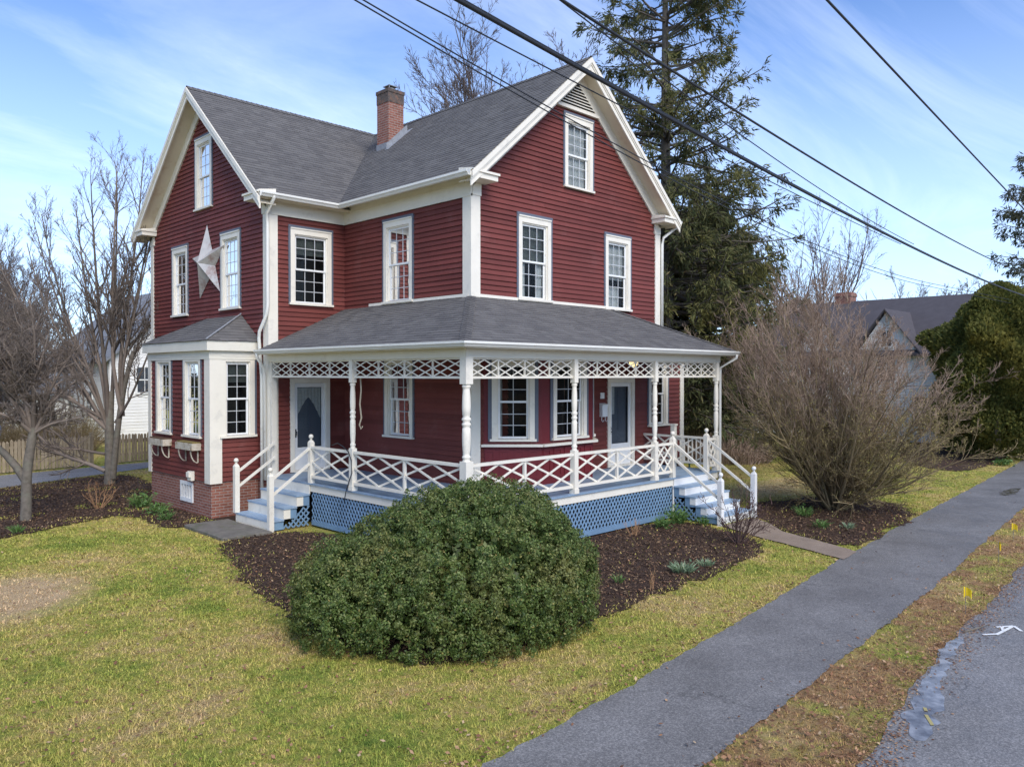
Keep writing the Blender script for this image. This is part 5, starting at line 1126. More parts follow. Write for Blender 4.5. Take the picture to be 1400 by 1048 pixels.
def arbor(base, h, r, label, seed, n=30000):
    rg = np.random.default_rng(seed); t = thing('arborvitae', base, label, 'tree', 'arborvitae trees by the sidewalk'); b = np.array(base, float)
    m_ = MB(); m_.tube([b + (0, 0, -.1), b + (.05, 0, h * .5), b + (0, 0, h * .9)], [.16, .1, .03], 8); m_.build('trunk', M['bark'], t)
    z = h * (rg.random(n) ** .85); f = z / h; prof = r * np.clip(1.04 * np.sqrt(np.clip(1 - f ** 2.3, 0, 1)) * (.72 + .28 * np.clip(f * 5, 0, 1)), .05, None)
    az = rg.uniform(0, 6.283, n); nb = 110; ba = rg.uniform(0, 6.283, nb); bz = rg.uniform(0, h, nb); bam = rg.uniform(.12, .42, nb)
    lump = np.zeros(n)
    for a, zz, am in zip(ba, bz, bam): lump += am * np.exp(-((1 - np.cos(az - a)) * 26 + ((z - zz) / (.085 * h)) ** 2))
    rr = prof * (.70 + lump) - rg.exponential(.11, n); rr = np.maximum(rr, .05)
    pos = np.stack([b[0] + np.cos(az) * rr, b[1] + np.sin(az) * rr, z + .15], 1); out = np.stack([np.cos(az), np.sin(az), np.full(n, .35)], 1)
    ax = unit(out + np.array([0, 0, .5]) + rg.normal(0, .45, pos.shape)); sd = unit(np.cross(ax, rg.normal(0, 1, pos.shape))); s = (.16 * rg.uniform(.5, 1.35, n))[:, None]
    npmesh('crown', np.stack([pos, pos + ax * s * .55 - sd * s * .3, pos + ax * s, pos + ax * s * .55 + sd * s * .3], 1), 4, M['arbor'], t)
arbor((26.3, -4.1, 0), 7.2, 2.1, 'bronzed arborvitae nearest the sidewalk beyond the bare shrub', 31, 80000)
arbor((29.6, -3.0, 0), 6.9, 2.3, 'arborvitae tucked behind and left of the bronzed one', 32, 44000)
arbor((29.4, -5.3, 0), 7.5, 2.5, 'arborvitae cut by the right edge beside the sidewalk', 33, 60000)
arbor((33.5, -4.6, 0), 7.4, 2.6, 'farthest arborvitae along the sidewalk at the right edge', 34, 30000)

# small plants -------------------------------------------------------------
def blades(n, c, h, spread, rg, w=.014, lean=.5):
    a = rg.uniform(0, 6.283, n); r = spread * np.sqrt(rg.random(n)); p = np.stack([c[0] + np.cos(a) * r, c[1] + np.sin(a) * r, np.full(n, c[2])], 1)
    d = unit(np.stack([np.cos(a) * lean * rg.random(n), np.sin(a) * lean * rg.random(n), np.ones(n)], 1) + rg.normal(0, .15, (n, 3))); s = unit(np.cross(d, rg.normal(0, 1, (n, 3)))); L = (h * rg.uniform(.55, 1.15, n))[:, None]
    tip = p + d * L + np.stack([np.cos(a), np.sin(a), -np.ones(n) * .4], 1) * L * lean * .35
    return np.stack([p - s * w * .5, p + d * L * .55 - s * w * .6, tip, p + d * L * .55 + s * w * .6], 1)
def leafy(x, y, h, r, label, mat, seed, n=70, leaves=140, ls=.07, z=.015, name='leafy_plant', cat='plant', group=None):
    rg = np.random.default_rng(seed); t = thing(name, (x, y, 0), label, cat, group)
    q_ = blades(n, (x, y, z), h, r * .6, rg, .018, .7)
    if leaves:
        c = np.array([x, y, z]) + np.stack([rg.normal(0, r * .55, leaves), rg.normal(0, r * .55, leaves), np.abs(rg.normal(h * .4, h * .28, leaves))], 1)
        q_ = np.concatenate([q_, leaf_quads(c, ls, .55, np.array([0, 0, 1.0]), rg, .7)])
    npmesh('foliage', q_, 4, M[mat], t)
G1 = 'spring plants in the mulch'
leafy(4.05, -2.80, .42, .22, 'bright green clump against the side lattice of the front steps', 'fresh', 1, 90, 160, .09, group=G1)
leafy(3.35, -2.85, .30, .18, 'small green clump under the front lattice skirt', 'fresh', 2, 60, 90, .08, group=G1)
leafy(4.3, -3.35, .24, .16, 'low green sprout halfway down beside the front steps', 'fresh', 3, 40, 60, .07, group=G1)
leafy(.15, -5.45, .20, .30, 'pale green spreading perennial at the front edge of the porch bed', 'pale_leaf', 4, 160, 30, .06, group=G1)
leafy(.85, -5.5, .14, .18, 'smaller pale sprout right of the pale spreading perennial', 'pale_leaf', 5, 80, 10, .05, group=G1)
leafy(-1.25, -5.1, .2, .08, 'single green shoot in the mulch right of the evergreen bush', 'fresh', 6, 22, 0, group=G1)
leafy(-4.05, 8.6, .45, .28, 'green leafy clump against the brick below the farther bay window', 'fresh', 7, 70, 160, .09, group=G1)
leafy(-4.1, 7.3, .34, .26, 'dark leafy clump beside the basement window', 'fresh', 8, 50, 150, .09, group=G1)
leafy(-4.35, 6.25, .26, .22, 'low green clump at the edge of the bed nearest the brick corner', 'fresh', 9, 50, 70, .07, group=G1)
leafy(-7.3, 7.0, .22, .16, 'green tuft at the foot of the low forked tree', 'fresh', 10, 60, 20, .05, group=G1)
leafy(7.1, -4.5, .30, .25, 'yellow green clump left of the fan-shaped shrub', 'fresh', 12, 80, 60, .07, group=G1)
leafy(5.95, -5.4, .22, .22, 'small green clump beside the gravel path', 'fresh', 13, 60, 40, .06, group=G1)
leafy(6.3, -5.9, .16, .2, 'pale tuft in the shrub bed close to the sidewalk', 'pale_leaf', 14, 50, 20, .06, group=G1)
leafy(23.2, -5.05, .28, .3, 'yellow green mound at the sidewalk edge before the arborvitae', 'fresh', 15, 60, 160, .1, group=G1)
def twiggy(name, x, y, h, n0, label, mat, seed, elm=60, per=(6, 4), r=.009, cat='shrub'):
    rg = np.random.default_rng(seed); t = thing(name, (x, y, 0), label, cat); az = rg.uniform(0, 6.283, n0); el = np.radians(np.clip(rg.normal(elm, 14, n0), 20, 88))
    d = np.stack([np.cos(az) * np.cos(el), np.sin(az) * np.cos(el), np.sin(el)], 1); p = np.array([x, y, 0]) + np.stack([np.cos(az), np.sin(az), az * 0], 1) * rg.uniform(0, .1, (n0, 1))
    A, Ra_ = grow(p, d, h * rg.uniform(.6, 1.1, n0), np.full(n0, r), 7, .06, .14, .3, rg); Bq, Rb_ = spawn(A, Ra_, per[0], .25, 1, 35, .4, .6, 4, .08, .15, .5, r * .5, rg); Cq, Rc_ = spawn(Bq, Rb_, per[1], .2, 1, 38, .5, .7, 4, .05, .2, .6, r * .4, rg)
    nptubes('stem', [(A, Ra_, 5)], M[mat], t); nptubes('twig', [(Bq, Rb_, 3), (Cq, Rc_, 3)], M[mat], t)
twiggy('small_shrub', 3.0, -5.0, 1.15, 20, 'small dark twiggy shrub at the foot of the front steps', 'darkstem', 51, 66, (8, 4), .012)
twiggy('dry_shrub', -4.9, 9.2, .75, 12, 'tan dry twiggy shrub in the mulch near the tall tree', 'drystem', 52, 62, (4, 3), .011)
twiggy('dry_plant', 2.2, -2.85, .38, 12, 'tan dry stalks against the front lattice skirt', 'drystem', 53, 72, (2, 2), .007, 'plant')
twiggy('dry_plant', -1.2, -5.75, .40, 5, 'thin dead stalk standing in the mulch by the lawn edge', 'drystem', 54, 82, (1, 1), .006, 'plant')
def brush(x, y, h, r, label, mat, seed, n=900, name='brush_pile', cat='shrub'):
    rg = np.random.default_rng(seed); t = thing(name, (x, y, 0), label, cat)
    a = rg.uniform(0, 6.283, n); q = r * np.sqrt(rg.random(n)); p = np.stack([x + np.cos(a) * q, y + np.sin(a) * q, np.zeros(n)], 1); d = unit(np.stack([np.cos(a) * .35, np.sin(a) * .35, np.ones(n)], 1) + rg.normal(0, .3, (n, 3)))
    A, Ra_ = grow(p, d, h * rg.uniform(.5, 1.1, n) * (1 - .4 * q / r), np.full(n, .012), 5, -.05, .15, .4, rg); Bq, Rb_ = spawn(A, Ra_, 5, .2, 1, 40, .4, .7, 4, -.02, .2, .5, .008, rg)
    nptubes('stem', [(A, Ra_, 3)], M[mat], t); nptubes('twig', [(Bq, Rb_, 3)], M[mat], t)
brush(17.2, 3.4, 1.3, 1.7, 'brown overgrown brush on the side lawn behind the front steps', 'lilactop', 61)
brush(13.2, 6.4, 1.2, 1.6, 'olive shrub on the side lawn seen past the end of the porch', 'lilac', 62, 600)
brush(19.5, 6.0, 2.2, 2.4, 'tall olive thicket at the foot of the towering conifer', 'lilac', 63, 900)
brush(-1.8, 26.5, 2.6, 2.2, 'brown and olive thicket beyond the picket fence beside the white house', 'lilac', 64, 900)
brush(-6.5, 24.5, 1.8, 2.2, 'grey brush heap beyond the left stretch of picket fence', 'twigfar', 65, 800)

# ------------------------------------------------------------------ loose ground cover
def scatter(n, x0, x1, y0, y1, rg, power=1.7, near=6.0):
    x = rg.uniform(x0, x1, n); y = rg.uniform(y0, y1, n); dx, dy = x - CAM[0], y - CAM[1]
    d = dx * FWD[0] + dy * FWD[1]; l = dx * RT[0] + dy * RT[1]
    k = (d > 4.5) & (np.abs(l) < d * .70 + 1.5) & (rg.random(n) < np.clip((near / np.maximum(d, .1)) ** power, 0, 1)); return x[k], y[k], d[k]
HOUSEP = [(-2.5, -2.4), (6.9, -2.4), (6.9, 0), (8.6, 0), (8.6, 12.6), (-2.2, 12.6), (-2.2, 9.45), (-3.5, 9.45), (-3.5, 5.6), (-3.4, 3.0), (-2.5, 3.0)]
PAVE = [SIDEWALK, ROAD, DRIVE, WALKP, HOUSEP, [(-4.45, 2.9), (-3.3, 2.9), (-3.3, 5.05), (-4.45, 5.05)], [(4.5, -3.9), (6.2, -3.9), (6.2, -2), (4.5, -2)]]
rg = np.random.default_rng(100)
x, y, d = scatter(4600000, -16, 24, -12, 24, rg, 1.9, 6.5)
jx, jy = x + rg.normal(0, .15, len(x)), y + rg.normal(0, .15, len(x))
keep = np.ones(len(x), bool)
kx, ky = x + rg.normal(0, .03, len(x)), y + rg.normal(0, .03, len(x))
for pp_ in PAVE: keep &= ~inpoly(kx, ky, pp_)
wild = np.sin(x * 2.1 + 1.3 * np.sin(y * 1.7)) * np.sin(y * 2.6 + x) > .35
for k_, pp_ in enumerate(BEDS): keep &= ~(inpoly(jx, jy, pp_) & ((rg.random(len(x)) < .975) if k_ else ~wild | (rg.random(len(x)) < .45)))
lv_ = y - .085 * x; vg = lv_ < -8.6; keep &= ~(vg & (rg.random(len(x)) < .55))
sw = (((x + 8.75) / 1.2) ** 2 + ((y - 1.25) / 1.4) ** 2 < 1); keep &= ~(sw & (rg.random(len(x)) < .7))
x, y, d = x[keep], y[keep], d[keep]; n = len(x)
a = rg.uniform(0, 6.283, n); ln = np.abs(rg.normal(.9, .5, n)) + .2
dirv = unit(np.stack([np.cos(a) * ln, np.sin(a) * ln, np.ones(n)], 1)); clmp = (np.sin(x * 5.3 + 2.2 * np.sin(y * 3.1)) * np.sin(y * 6.1 + 1.7 * np.sin(x * 2.7)) > .55); L = (rg.uniform(.018, .045, n) * np.where(clmp, 1.55, 1.0) * (1 + .25 * np.clip(d / 20, 0, 1)))[:, None]
b = np.arctan2(dirv[:, 1], dirv[:, 0]) + np.pi / 2 + rg.normal(0, .4, n); sd = np.stack([np.cos(b), np.sin(b), np.zeros(n)], 1) * (rg.uniform(.004, .0075, n) * np.clip(d / 9, .9, 2.2))[:, None]
inb = np.zeros(n, bool)
for pp_ in BEDS: inb |= inpoly(x, y, pp_)
p = np.stack([x, y, np.where(inb, .022, 0.0)], 1)
tag(npmesh('grass', np.stack([p - sd, p + sd, p + dirv * L], 1), 3, M['blades']), kind='stuff'); NGRASS = n
def on_poly(n, polys, rg, box, jit=0):
    xs, ys = [], []
    x = rg.uniform(box[0], box[1], n); y = rg.uniform(box[2], box[3], n); k = np.zeros(n, bool)
    for q in polys: k |= inpoly(x + rg.normal(0, jit, n), y + rg.normal(0, jit, n), q)
    for q in PAVE: k &= ~inpoly(x, y, q)
    return x[k], y[k]
x, y = on_poly(260000, [BED_A, BED_B, BED_C], rg, (-12.5, 11.5, -7.3, 17), .17); n = len(x)
c = np.stack([x, y, .024 + rg.exponential(.012, n)], 1); nn = unit(np.array([0, 0, 1.0]) + rg.normal(0, .45, (n, 3))); u = unit(np.cross(nn, rg.normal(0, 1, (n, 3)))); v = np.cross(nn, u); s = (rg.uniform(.018, .06, n))[:, None]; ww_ = s * rg.uniform(.2, .5, (n, 1))
tag(npmesh('wood_mulch', np.stack([c - u * s * .5 - v * ww_ * .5, c + u * s * .5 - v * ww_ * .5, c + u * s * .5 + v * ww_ * .5, c - u * s * .5 + v * ww_ * .5], 1), 4, M['chips']), kind='stuff')
# dead leaves: thick on the verge and along edges, thin on the lawn
x, y, d = scatter(300000, -16, 30, -12, 20, rg, 1.4, 7.0); lv_ = y - .085 * x
edge = np.exp(-((lv_ + 7.3) / .18) ** 2) + np.exp(-((lv_ + 8.95) / .25) ** 2); pr0 = np.where(lv_ < -8.6, .8, .13) + edge * .8
blot = (np.sin(x * 1.7 + 2 * np.sin(y * 1.1)) * np.sin(y * 2.3 + 1.5 * np.sin(x * .9)) > .15)
for q in BEDS: pr0 += inpoly(x, y, q) * np.where(blot, .42, .06)
pr0 += np.exp(-(((x + 5.2) / 1.6) ** 2 + ((y - .2) / 1.6) ** 2)) * .6
k = (rg.random(len(x)) < pr0)
for q in PAVE[1:]: k &= ~inpoly(x, y, q)
k &= ~(inpoly(x, y, SIDEWALK) & (rg.random(len(x)) < .93)); k &= ~inpoly(x, y, PUD)
x, y = x[k], y[k]; n = len(x); c = np.stack([x, y, .024 + rg.exponential(.012, n)], 1)
tag(npmesh('fallen_leaves', leaf_quads(c, .05, .62, np.array([0, 0, 1.6]), rg, .55), 4, M['litter']), kind='stuff')
# road-edge grit and twigs
x = rg.uniform(-5.2, 6, 3800); lv_ = rg.normal(0, .16, len(x)); y = np.interp(x, [-4.71, -2.4, -.23, 2, 4.97, 12], [-10.49, -10.15, -9.97, -9.85, -9.6, -9.0]) + lv_ - .05; k = ~inpoly(x, y, PUD) | (rg.random(len(x)) < .05); x, y = x[k], y[k]; n = len(x)
tag(npmesh('road_grit', leaf_quads(np.stack([x, y, np.full(n, .016) + rg.exponential(.004, n)], 1), .03, .7, np.array([0, 0, 2.5]), rg, .4), 4, M['litter']), kind='stuff')

# ------------------------------------------------------------------ street things
for (x, y, lb) in ((1.08, -9.75, 'yellow marker flag nearest the puddle'), (5.10, -9.22, 'yellow marker flag in the middle of the verge row'), (7.41, -8.94, 'yellow marker flag farthest up the verge')):
    t = thing('marker_flag', (x, y, 0), lb, 'marker flag', 'yellow marker flags on the verge')
    m_ = MB(); m_.tube([(x, y, -.02), (x + .005, y, .2), (x, y + .005, .40)], .004, 5); m_.build('wire_stem', M['wire'], t)
    m_ = MB(); k = 6
    for i in range(k):
        f = lambda q: (x + RT[0] * .062 * q + .02 * math.sin(q * 5), y + RT[1] * .062 * q + .03 * math.sin(q * 4 + x)); a_, b_ = f(i / k), f((i + 1) / k); g_ = lambda q: (.39 - .05 * q * q, .22 - .02 * q + .05 * math.sin(q * 3)); s0, s1 = g_(i / k), g_((i + 1) / k)
        m_.quad((a_[0], a_[1], s0[1]), (b_[0], b_[1], s1[1]), (b_[0], b_[1], s1[0]), (a_[0], a_[1], s0[0]))
    m_.build('flag', M['yellow'], t)
def ground_mark(name, segs, z, wd, mat, lb):
    m_ = MB()
    for (a_, b_) in segs:
        a2, b2_ = Vector(a_ + (0,)), Vector(b_ + (0,)); d_ = (b2_ - a2).normalized(); s_ = Vector((-d_.y, d_.x, 0)) * wd / 2; z_ = Vector((0, 0, z)); z += .0006
        m_.quad(a2 - s_ + z_, b2_ - s_ + z_, b2_ + s_ + z_, a2 + s_ + z_)
    tag(m_.build(name, M[mat]), kind='structure')
ground_mark('arrow_marking', [((.25, -10.35), (.85, -10.42)), ((.85, -10.42), (.62, -10.26)), ((.85, -10.42), (.66, -10.56)), ((.3, -10.36), (.12, -10.22)), ((.5, -10.38), (.72, -10.30))], .0165, .045, 'pwhite', '')
ground_mark('paint_mark', [((-3.38, -10.66), (-3.16, -10.53)), ((-3.06, -10.50), (-2.98, -10.46))], .0185, .035, 'pyellow', '')
m_ = MB(); m_.tube([(.05, -10.0, .02), (.35, -10.12, .035), (.7, -10.18, .03)], [.012, .01, .004], 5); m_.tube([(.3, -10.1, .03), (.42, -9.98, .04)], [.007, .003], 5)
tag(m_.build('fallen_twig', M['bark']), 'dead twig lying at the edge of the road by the puddle', 'twig')
# overhead cables
CBL = [
 ([(-8.46, -9.14, 6.11), (-7.26, -9.03, 6.11), (-6.16, -8.94, 6.09), (-4.01, -8.75, 6.03), (-1.76, -8.55, 5.98), (3.46, -8.1, 5.94), (10.5, -7.49, 5.92), (17.93, -6.84, 6.10)], .0175, 'thickest black cable crossing in front of the right gable'),
 ([(-7.72, -9.47, 6.24), (-6.77, -9.39, 6.24), (-4.85, -9.22, 6.23), (-2.83, -9.05, 6.18), (0.18, -8.78, 6.16), (7.46, -8.15, 6.24), (13.16, -7.66, 6.40)], .012, 'upper thick cable passing before the towering conifer and over the arborvitae'),
 ([(-7.59, -9.26, 6.36), (-6.47, -9.16, 6.34), (-5.86, -9.11, 6.27), (-4.43, -8.99, 6.14), (-2.29, -8.8, 6.04), (0.14, -8.59, 5.95), (3.05, -8.33, 5.90), (3.46, -8.1, 5.95)], .006, 'thin cable running just under the upper thick one and meeting the thickest'),
 ([(-8.52, -8.94, 6.15), (-7.01, -8.81, 6.09), (-5.85, -8.71, 6.07), (-2.86, -8.45, 6.0), (-1.22, -8.31, 5.99), (2.14, -8.01, 5.99), (3.46, -8.1, 5.93)], .006, 'thin cable running below the thickest one across the front gable'),
 ([(-8.27, -7.72, 6.64), (-7.12, -7.62, 6.51), (-5.52, -7.48, 6.38), (-4.35, -7.38, 6.25), (-2.66, -7.23, 6.14), (-1.09, -7.09, 6.07), (2.0, -6.83, 5.90), (5.5, -6.52, 5.86), (10.92, -6.05, 5.93)], .007, 'lower of the twin cables crossing the gable window'),
 ([(-8.2, -7.71, 6.67), (-7.12, -7.62, 6.56), (-5.56, -7.48, 6.44), (-4.35, -7.38, 6.32), (-2.66, -7.23, 6.21), (-1.09, -7.09, 6.14), (2.0, -6.83, 5.98), (5.5, -6.52, 5.95), (11.41, -6.01, 6.04)], .007, 'upper of the twin cables crossing the gable window'),
 ([(-7.18, -11.22, 5.84), (-6.23, -11.14, 5.81), (-4.98, -11.03, 5.8), (-3.21, -10.88, 5.79), (-0.53, -10.65, 5.81), (0.71, -10.54, 5.84)], .008, 'lone cable dropping steeply through the upper right sky')]
for pts_, r_, lb in CBL:
    q_ = np.array(pts_); s_ = q_[:, 0]; fy = np.polyfit(s_, q_[:, 1], 1); fz_ = np.polyfit(s_, q_[:, 2], 2 if len(q_) > 6 else 1); s1_ = s_[-1]
    if 'meeting' in lb or 'below the thickest' in lb: ss = np.concatenate([np.linspace(s_[0] - 24, s_[0], 8)[:-1], np.linspace(s_[0], s1_, 40)])
    else: ss = np.concatenate([np.linspace(s_[0] - 24, s_[0], 8)[:-1], np.linspace(s_[0], s1_, 44), np.linspace(s1_, s1_ + 40, 12)[1:]])
    sl0 = np.polyval(np.polyder(fz_), s_[0]); sl1 = np.polyval(np.polyder(fz_), s1_)
    zz_ = np.where(ss < s_[0], np.polyval(fz_, s_[0]) + (ss - s_[0]) * sl0, np.where(ss > s1_, np.polyval(fz_, s1_) + (ss - s1_) * sl1, np.polyval(fz_, ss)))
    cur = [Vector((a, np.polyval(fy, a), z)) for a, z in zip(ss, zz_)]; m_ = MB(); m_.tube(cur, r_, 7)
    if r_ > .015:   # lashing wire beside the bundle
        m_.tube([q + Vector((0, 0, .022)) for q in cur], r_ * .45, 6)
    tag(m_.build('overhead_cable', M['cable'], smooth=True), lb, 'cable', 'overhead cables along the street')
# picket fence
def pfence(x0, x1, lb):
    f = lambda x: 20.15 + .135 * (x - .2)
    t = thing('picket_fence', ((x0 + x1) / 2, f((x0 + x1) / 2), 0), lb, 'fence')
    m_ = MB(); x = x0; u_ = Vector((1, .135, 0)).normalized(); F = frame((x0, f(x0), 0), u_, (u_.y, -u_.x, 0)); Lf_ = (x1 - x0) * 1.009; a = 0
    while a < Lf_:
        h = 1.12 + random.uniform(-.03, .03); o = random.uniform(-.012, .012); m_.hexa([F(a, .022, .05), F(a + .1, .022, .05), F(a + .1, .042, .05), F(a, .042, .05), F(a + o, .022, h), F(a + .1 + o, .022, h), F(a + .1 + o, .042, h), F(a + o, .042, h)])
        m_.hexa([F(a + o, .022, h), F(a + .1 + o, .022, h), F(a + .1 + o, .042, h), F(a + o, .042, h), F(a + .038 + o, .022, h + .06), F(a + .047 + o, .022, h + .06), F(a + .047 + o, .042, h + .06), F(a + .038 + o, .042, h + .06)]); a += .128
    m_.build('picket_panel', M['fence'], t)
    for z in (.35, .92):
        m_ = MB(); m_.fbox(F, 0, Lf_, -.02, .02, z - .045, z + .045); m_.build('rail', M['fence'], t)
    a = 0
    while a <= Lf_ + .01:
        m_ = MB(); m_.fbox(F, a - .055, a + .055, -.13, -.02, -.05, 1.25); m_.fbox(F, a - .07, a + .07, -.145, -.005, 1.25, 1.29); m_.build('fence_post', M['fence'], t); a += max(.5, Lf_ / max(1, round(Lf_ / 2.2)))
pfence(-14.5, -1.75, 'long weathered picket fence behind the driveway at the left'); pfence(-.75, 3.2, 'short picket fence stretch between the tall tree and the house corner')
m_ = MB(); m_.box(-3.55, -2.95, 28.0, 28.6, .0, 1.15); m_.hexa([(-3.6, 27.95, 1.15), (-2.9, 27.95, 1.15), (-2.9, 28.65, 1.15), (-3.6, 28.65, 1.15), (-3.58, 27.97, 1.27), (-2.92, 27.97, 1.27), (-2.92, 28.63, 1.32), (-3.58, 28.63, 1.32)])
tag(m_.build('wheelie_bin', M['bluebin'], bevel=.02), 'blue lidded bin standing beyond the picket fence', 'bin')

# neighbours ----------------------------------------------------------------
def nhouse(lb, x0, x1, y0, y1, he, axis, rise, roofm, wins, chim=None, gables=(), ov=.35, door=None):
    t = thing('neighbour_house', ((x0 + x1) / 2, (y0 + y1) / 2, 0), lb, 'house')
    m_ = MB()
    FS = {'S': (frame((0, y0, 0), (1, 0, 0), (0, -1, 0)), x0, x1), 'N': (frame((0, y1, 0), (1, 0, 0), (0, 1, 0)), x0, x1), 'W': (frame((x0, 0, 0), (0, 1, 0), (-1, 0, 0)), y0, y1), 'E': (frame((x1, 0, 0), (0, 1, 0), (1, 0, 0)), y0, y1)}
    for k, (F, a0, a1) in FS.items():
        gab = (k in 'SN') == (axis == 'Y'); hf = (a1 - a0) / 2
        top = he + rise if gab else he
        clap(m_, F, .1, top, (lambda z, a0=a0, a1=a1, hf=hf: ((a0 + a1) / 2 - min(hf, hf * (he + rise - z) / rise), (a0 + a1) / 2 + min(hf, hf * (he + rise - z) / rise))) if gab else const(a0, a1), (), .16, .02)
    for gy, gw, gh in gables:      # wall gables on the W side
        F = FS['W'][0]; clap(m_, F, he - .01, he + gh, lambda z: (gy - gw * (he + gh - z) / gh, gy + gw * (he + gh - z) / gh), (), .16, .02)
    m_.build('wall', M['siding_w'], t)
    r_ = MB()
    def sl(p, th=.12):
        v = [Vector(q) for q in p]; r_.hexa([q - Vector((0, 0, th)) for q in v] + v)
    if axis == 'Y':
        xm = (x0 + x1) / 2; k = rise / (xm - x0); e = he - ov * k
        sl([(x0 - ov, y0 - ov, e + .1), (xm, y0 - ov, he + rise + .1), (xm, y1 + ov, he + rise + .1), (x0 - ov, y1 + ov, e + .1)]); sl([(xm, y0 - ov, he + rise + .101), (x1 + ov, y0 - ov, e + .101), (x1 + ov, y1 + ov, e + .101), (xm, y1 + ov, he + rise + .101)])
    else:
        ym_ = (y0 + y1) / 2; k = rise / (ym_ - y0); e = he - ov * k
        sl([(x0 - ov, y0 - ov, e + .1), (x1 + ov, y0 - ov, e + .1), (x1 + ov, ym_, he + rise + .1), (x0 - ov, ym_, he + rise + .1)]); sl([(x0 - ov, ym_, he + rise + .101), (x1 + ov, ym_, he + rise + .101), (x1 + ov, y1 + ov, e + .101), (x0 - ov, y1 + ov, e + .101)])
    for gy, gw, gh in gables:
        dpt = gh / (rise / ((x1 - x0) / 2)) + .2
        for sg in (-1, 1):
            p = [(x0 - ov, gy, he + gh + .14), (x0 + dpt, gy, he + gh + .14), (x0 + dpt, gy + sg * (gw + .25), he - .05), (x0 - ov, gy + sg * (gw + .25), he - .05)]; sl(p if sg < 0 else p[::-1], .1)
    r_.build('roof', M[roofm], t)
    for k, (F, a0, a1) in FS.items():
        for q0, q1 in ((a0, a0 + .15), (a1 - .15, a1)): tr_ = MB(); tr_.fbox(F, q0, q1, .021, .04, .1, he); tr_.build('corner_board', M['vinyl'], t)
    for k, c, z, w_, h_ in wins:
        F = FS[k][0]; m_ = MB()
        m_.fbox(F, c - w_ / 2 - .1, c - w_ / 2, .0, .06, z - .1, z + h_ + .1); m_.fbox(F, c + w_ / 2, c + w_ / 2 + .1, .0, .06, z - .1, z + h_ + .1); m_.fbox(F, c - w_ / 2, c + w_ / 2, .0, .06, z + h_, z + h_ + .1); m_.fbox(F, c - w_ / 2, c + w_ / 2, .0, .07, z - .1, z); m_.fbox(F, c - w_ / 2, c + w_ / 2, .0, .05, z + h_ / 2 - .03, z + h_ / 2 + .03); m_.fbox(F, c - .015, c + .015, .0, .045, z, z + h_)
        wo = m_.build('window', M['vinyl'], t); m_ = MB(); m_.quad(F(c - w_ / 2, .03, z), F(c + w_ / 2, .03, z), F(c + w_ / 2, .03, z + h_), F(c - w_ / 2, .03, z + h_)); m_.build('pane', M['wdark'], wo)
    if door:
        F = FS[door[0]][0]; m_ = MB(); m_.fbox(F, door[1] - .5, door[1] + .5, .0, .07, .15, 2.3); do = m_.build('door', M['vinyl'], t); m_ = MB(); m_.fbox(F, door[1] - .3, door[1] + .3, .07, .075, 1.2, 2.1); m_.build('pane', M['wdark'], do)
    if chim:
        m_ = MB(); cx, cy, cz, s = chim; m_.box(cx - s, cx + s, cy - s, cy + s, he, cz); m_.box(cx - s - .05, cx + s + .05, cy - s - .05, cy + s + .05, cz - .25, cz - .1); m_.build('chimney', M['brick'], t)
    return t
nhouse('white neighbour house with a dark roof and two small gables behind the bare shrub', 31, 41, -3.2, 9.4, 4.7, 'Y', 3.1, 'roof_n', [('W', 2.1, 3.2, .9, 1.4), ('W', 5.7, 3.2, .9, 1.4), ('W', .2, .9, 1, 1.5), ('W', 4.0, .9, 1, 1.5), ('W', 7.2, .9, 1, 1.5), ('W', -1.6, 3.0, .8, 1.3), ('W', -2.0, .9, 1, 1.5), ('W', 8.3, 3.0, .8, 1.3), ('S', 34, 1, 1, 1.5), ('S', 38, 1, 1, 1.5), ('S', 36, 3.6, 1, 1.5), ('W', 2.1, 5.0, .5, .8)], (36.2, 6.35, 8.45, .45), ((2.1, 1.5, 2.1), (5.7, 1.5, 2.1)), door=('W', 5.6))
nhouse('white clapboard neighbour house with gable end beyond the tall tree', 2.2, 11.4, 30, 41, 4.4, 'Y', 4.0, 'roof_g', [('S', 3.95, 2.6, .75, 1.3), ('S', 6.8, 2.2, .9, 1.5), ('S', 6.8, 5.2, .9, 1.4), ('W', 33, 1.2, .9, 1.4), ('W', 37, 1.2, .9, 1.4)])
nhouse('low white shed with grey roof far left beyond the fence', -3.4, 2.0, 36, 41, 2.6, 'X', 1.7, 'roof_g', [('S', -2.2, 1.2, .8, .9), ('S', .9, 1.2, .8, .9)])
nhouse('distant white house seen past the end of the porch', 52, 62, 30, 40, 4.2, 'X', 2.6, 'roof_g', [('W', 33, 1, 1, 1.5), ('W', 37, 1, 1, 1.5), ('S', 54, 1, 1, 1.5), ('S', 59, 1, 1, 1.5)])
# far-off woods
rg = np.random.default_rng(200); n = 9500
ang = np.where(np.arange(n) < 5600, rg.uniform(R(2), R(90), n), rg.uniform(0, 6.283, n)); dist = rg.uniform(85, 150, n); bx_, by_ = CAM[0] + np.cos(ang) * dist, CAM[1] + np.sin(ang) * dist
hgt = rg.uniform(5.5, 11.5, n) * (.8 + .2 * np.sin(ang * 23) + .15 * np.sin(ang * 57)); p0 = np.stack([bx_, by_, np.zeros(n)], 1)
A_, Ra = grow(p0, np.stack([rg.normal(0, .08, n), rg.normal(0, .08, n), np.ones(n)], 1), hgt, np.full(n, .09), 5, .05, .08, .2, rg)
B_, Rb = spawn(A_, Ra, 7, .2, 1, 36, .33, .6, 4, .08, .15, .4, .03, rg)
tag(nptubes('distant_woods', [(A_, Ra, 3), (B_, Rb, 3)], M['haze_trees']), kind='stuff')

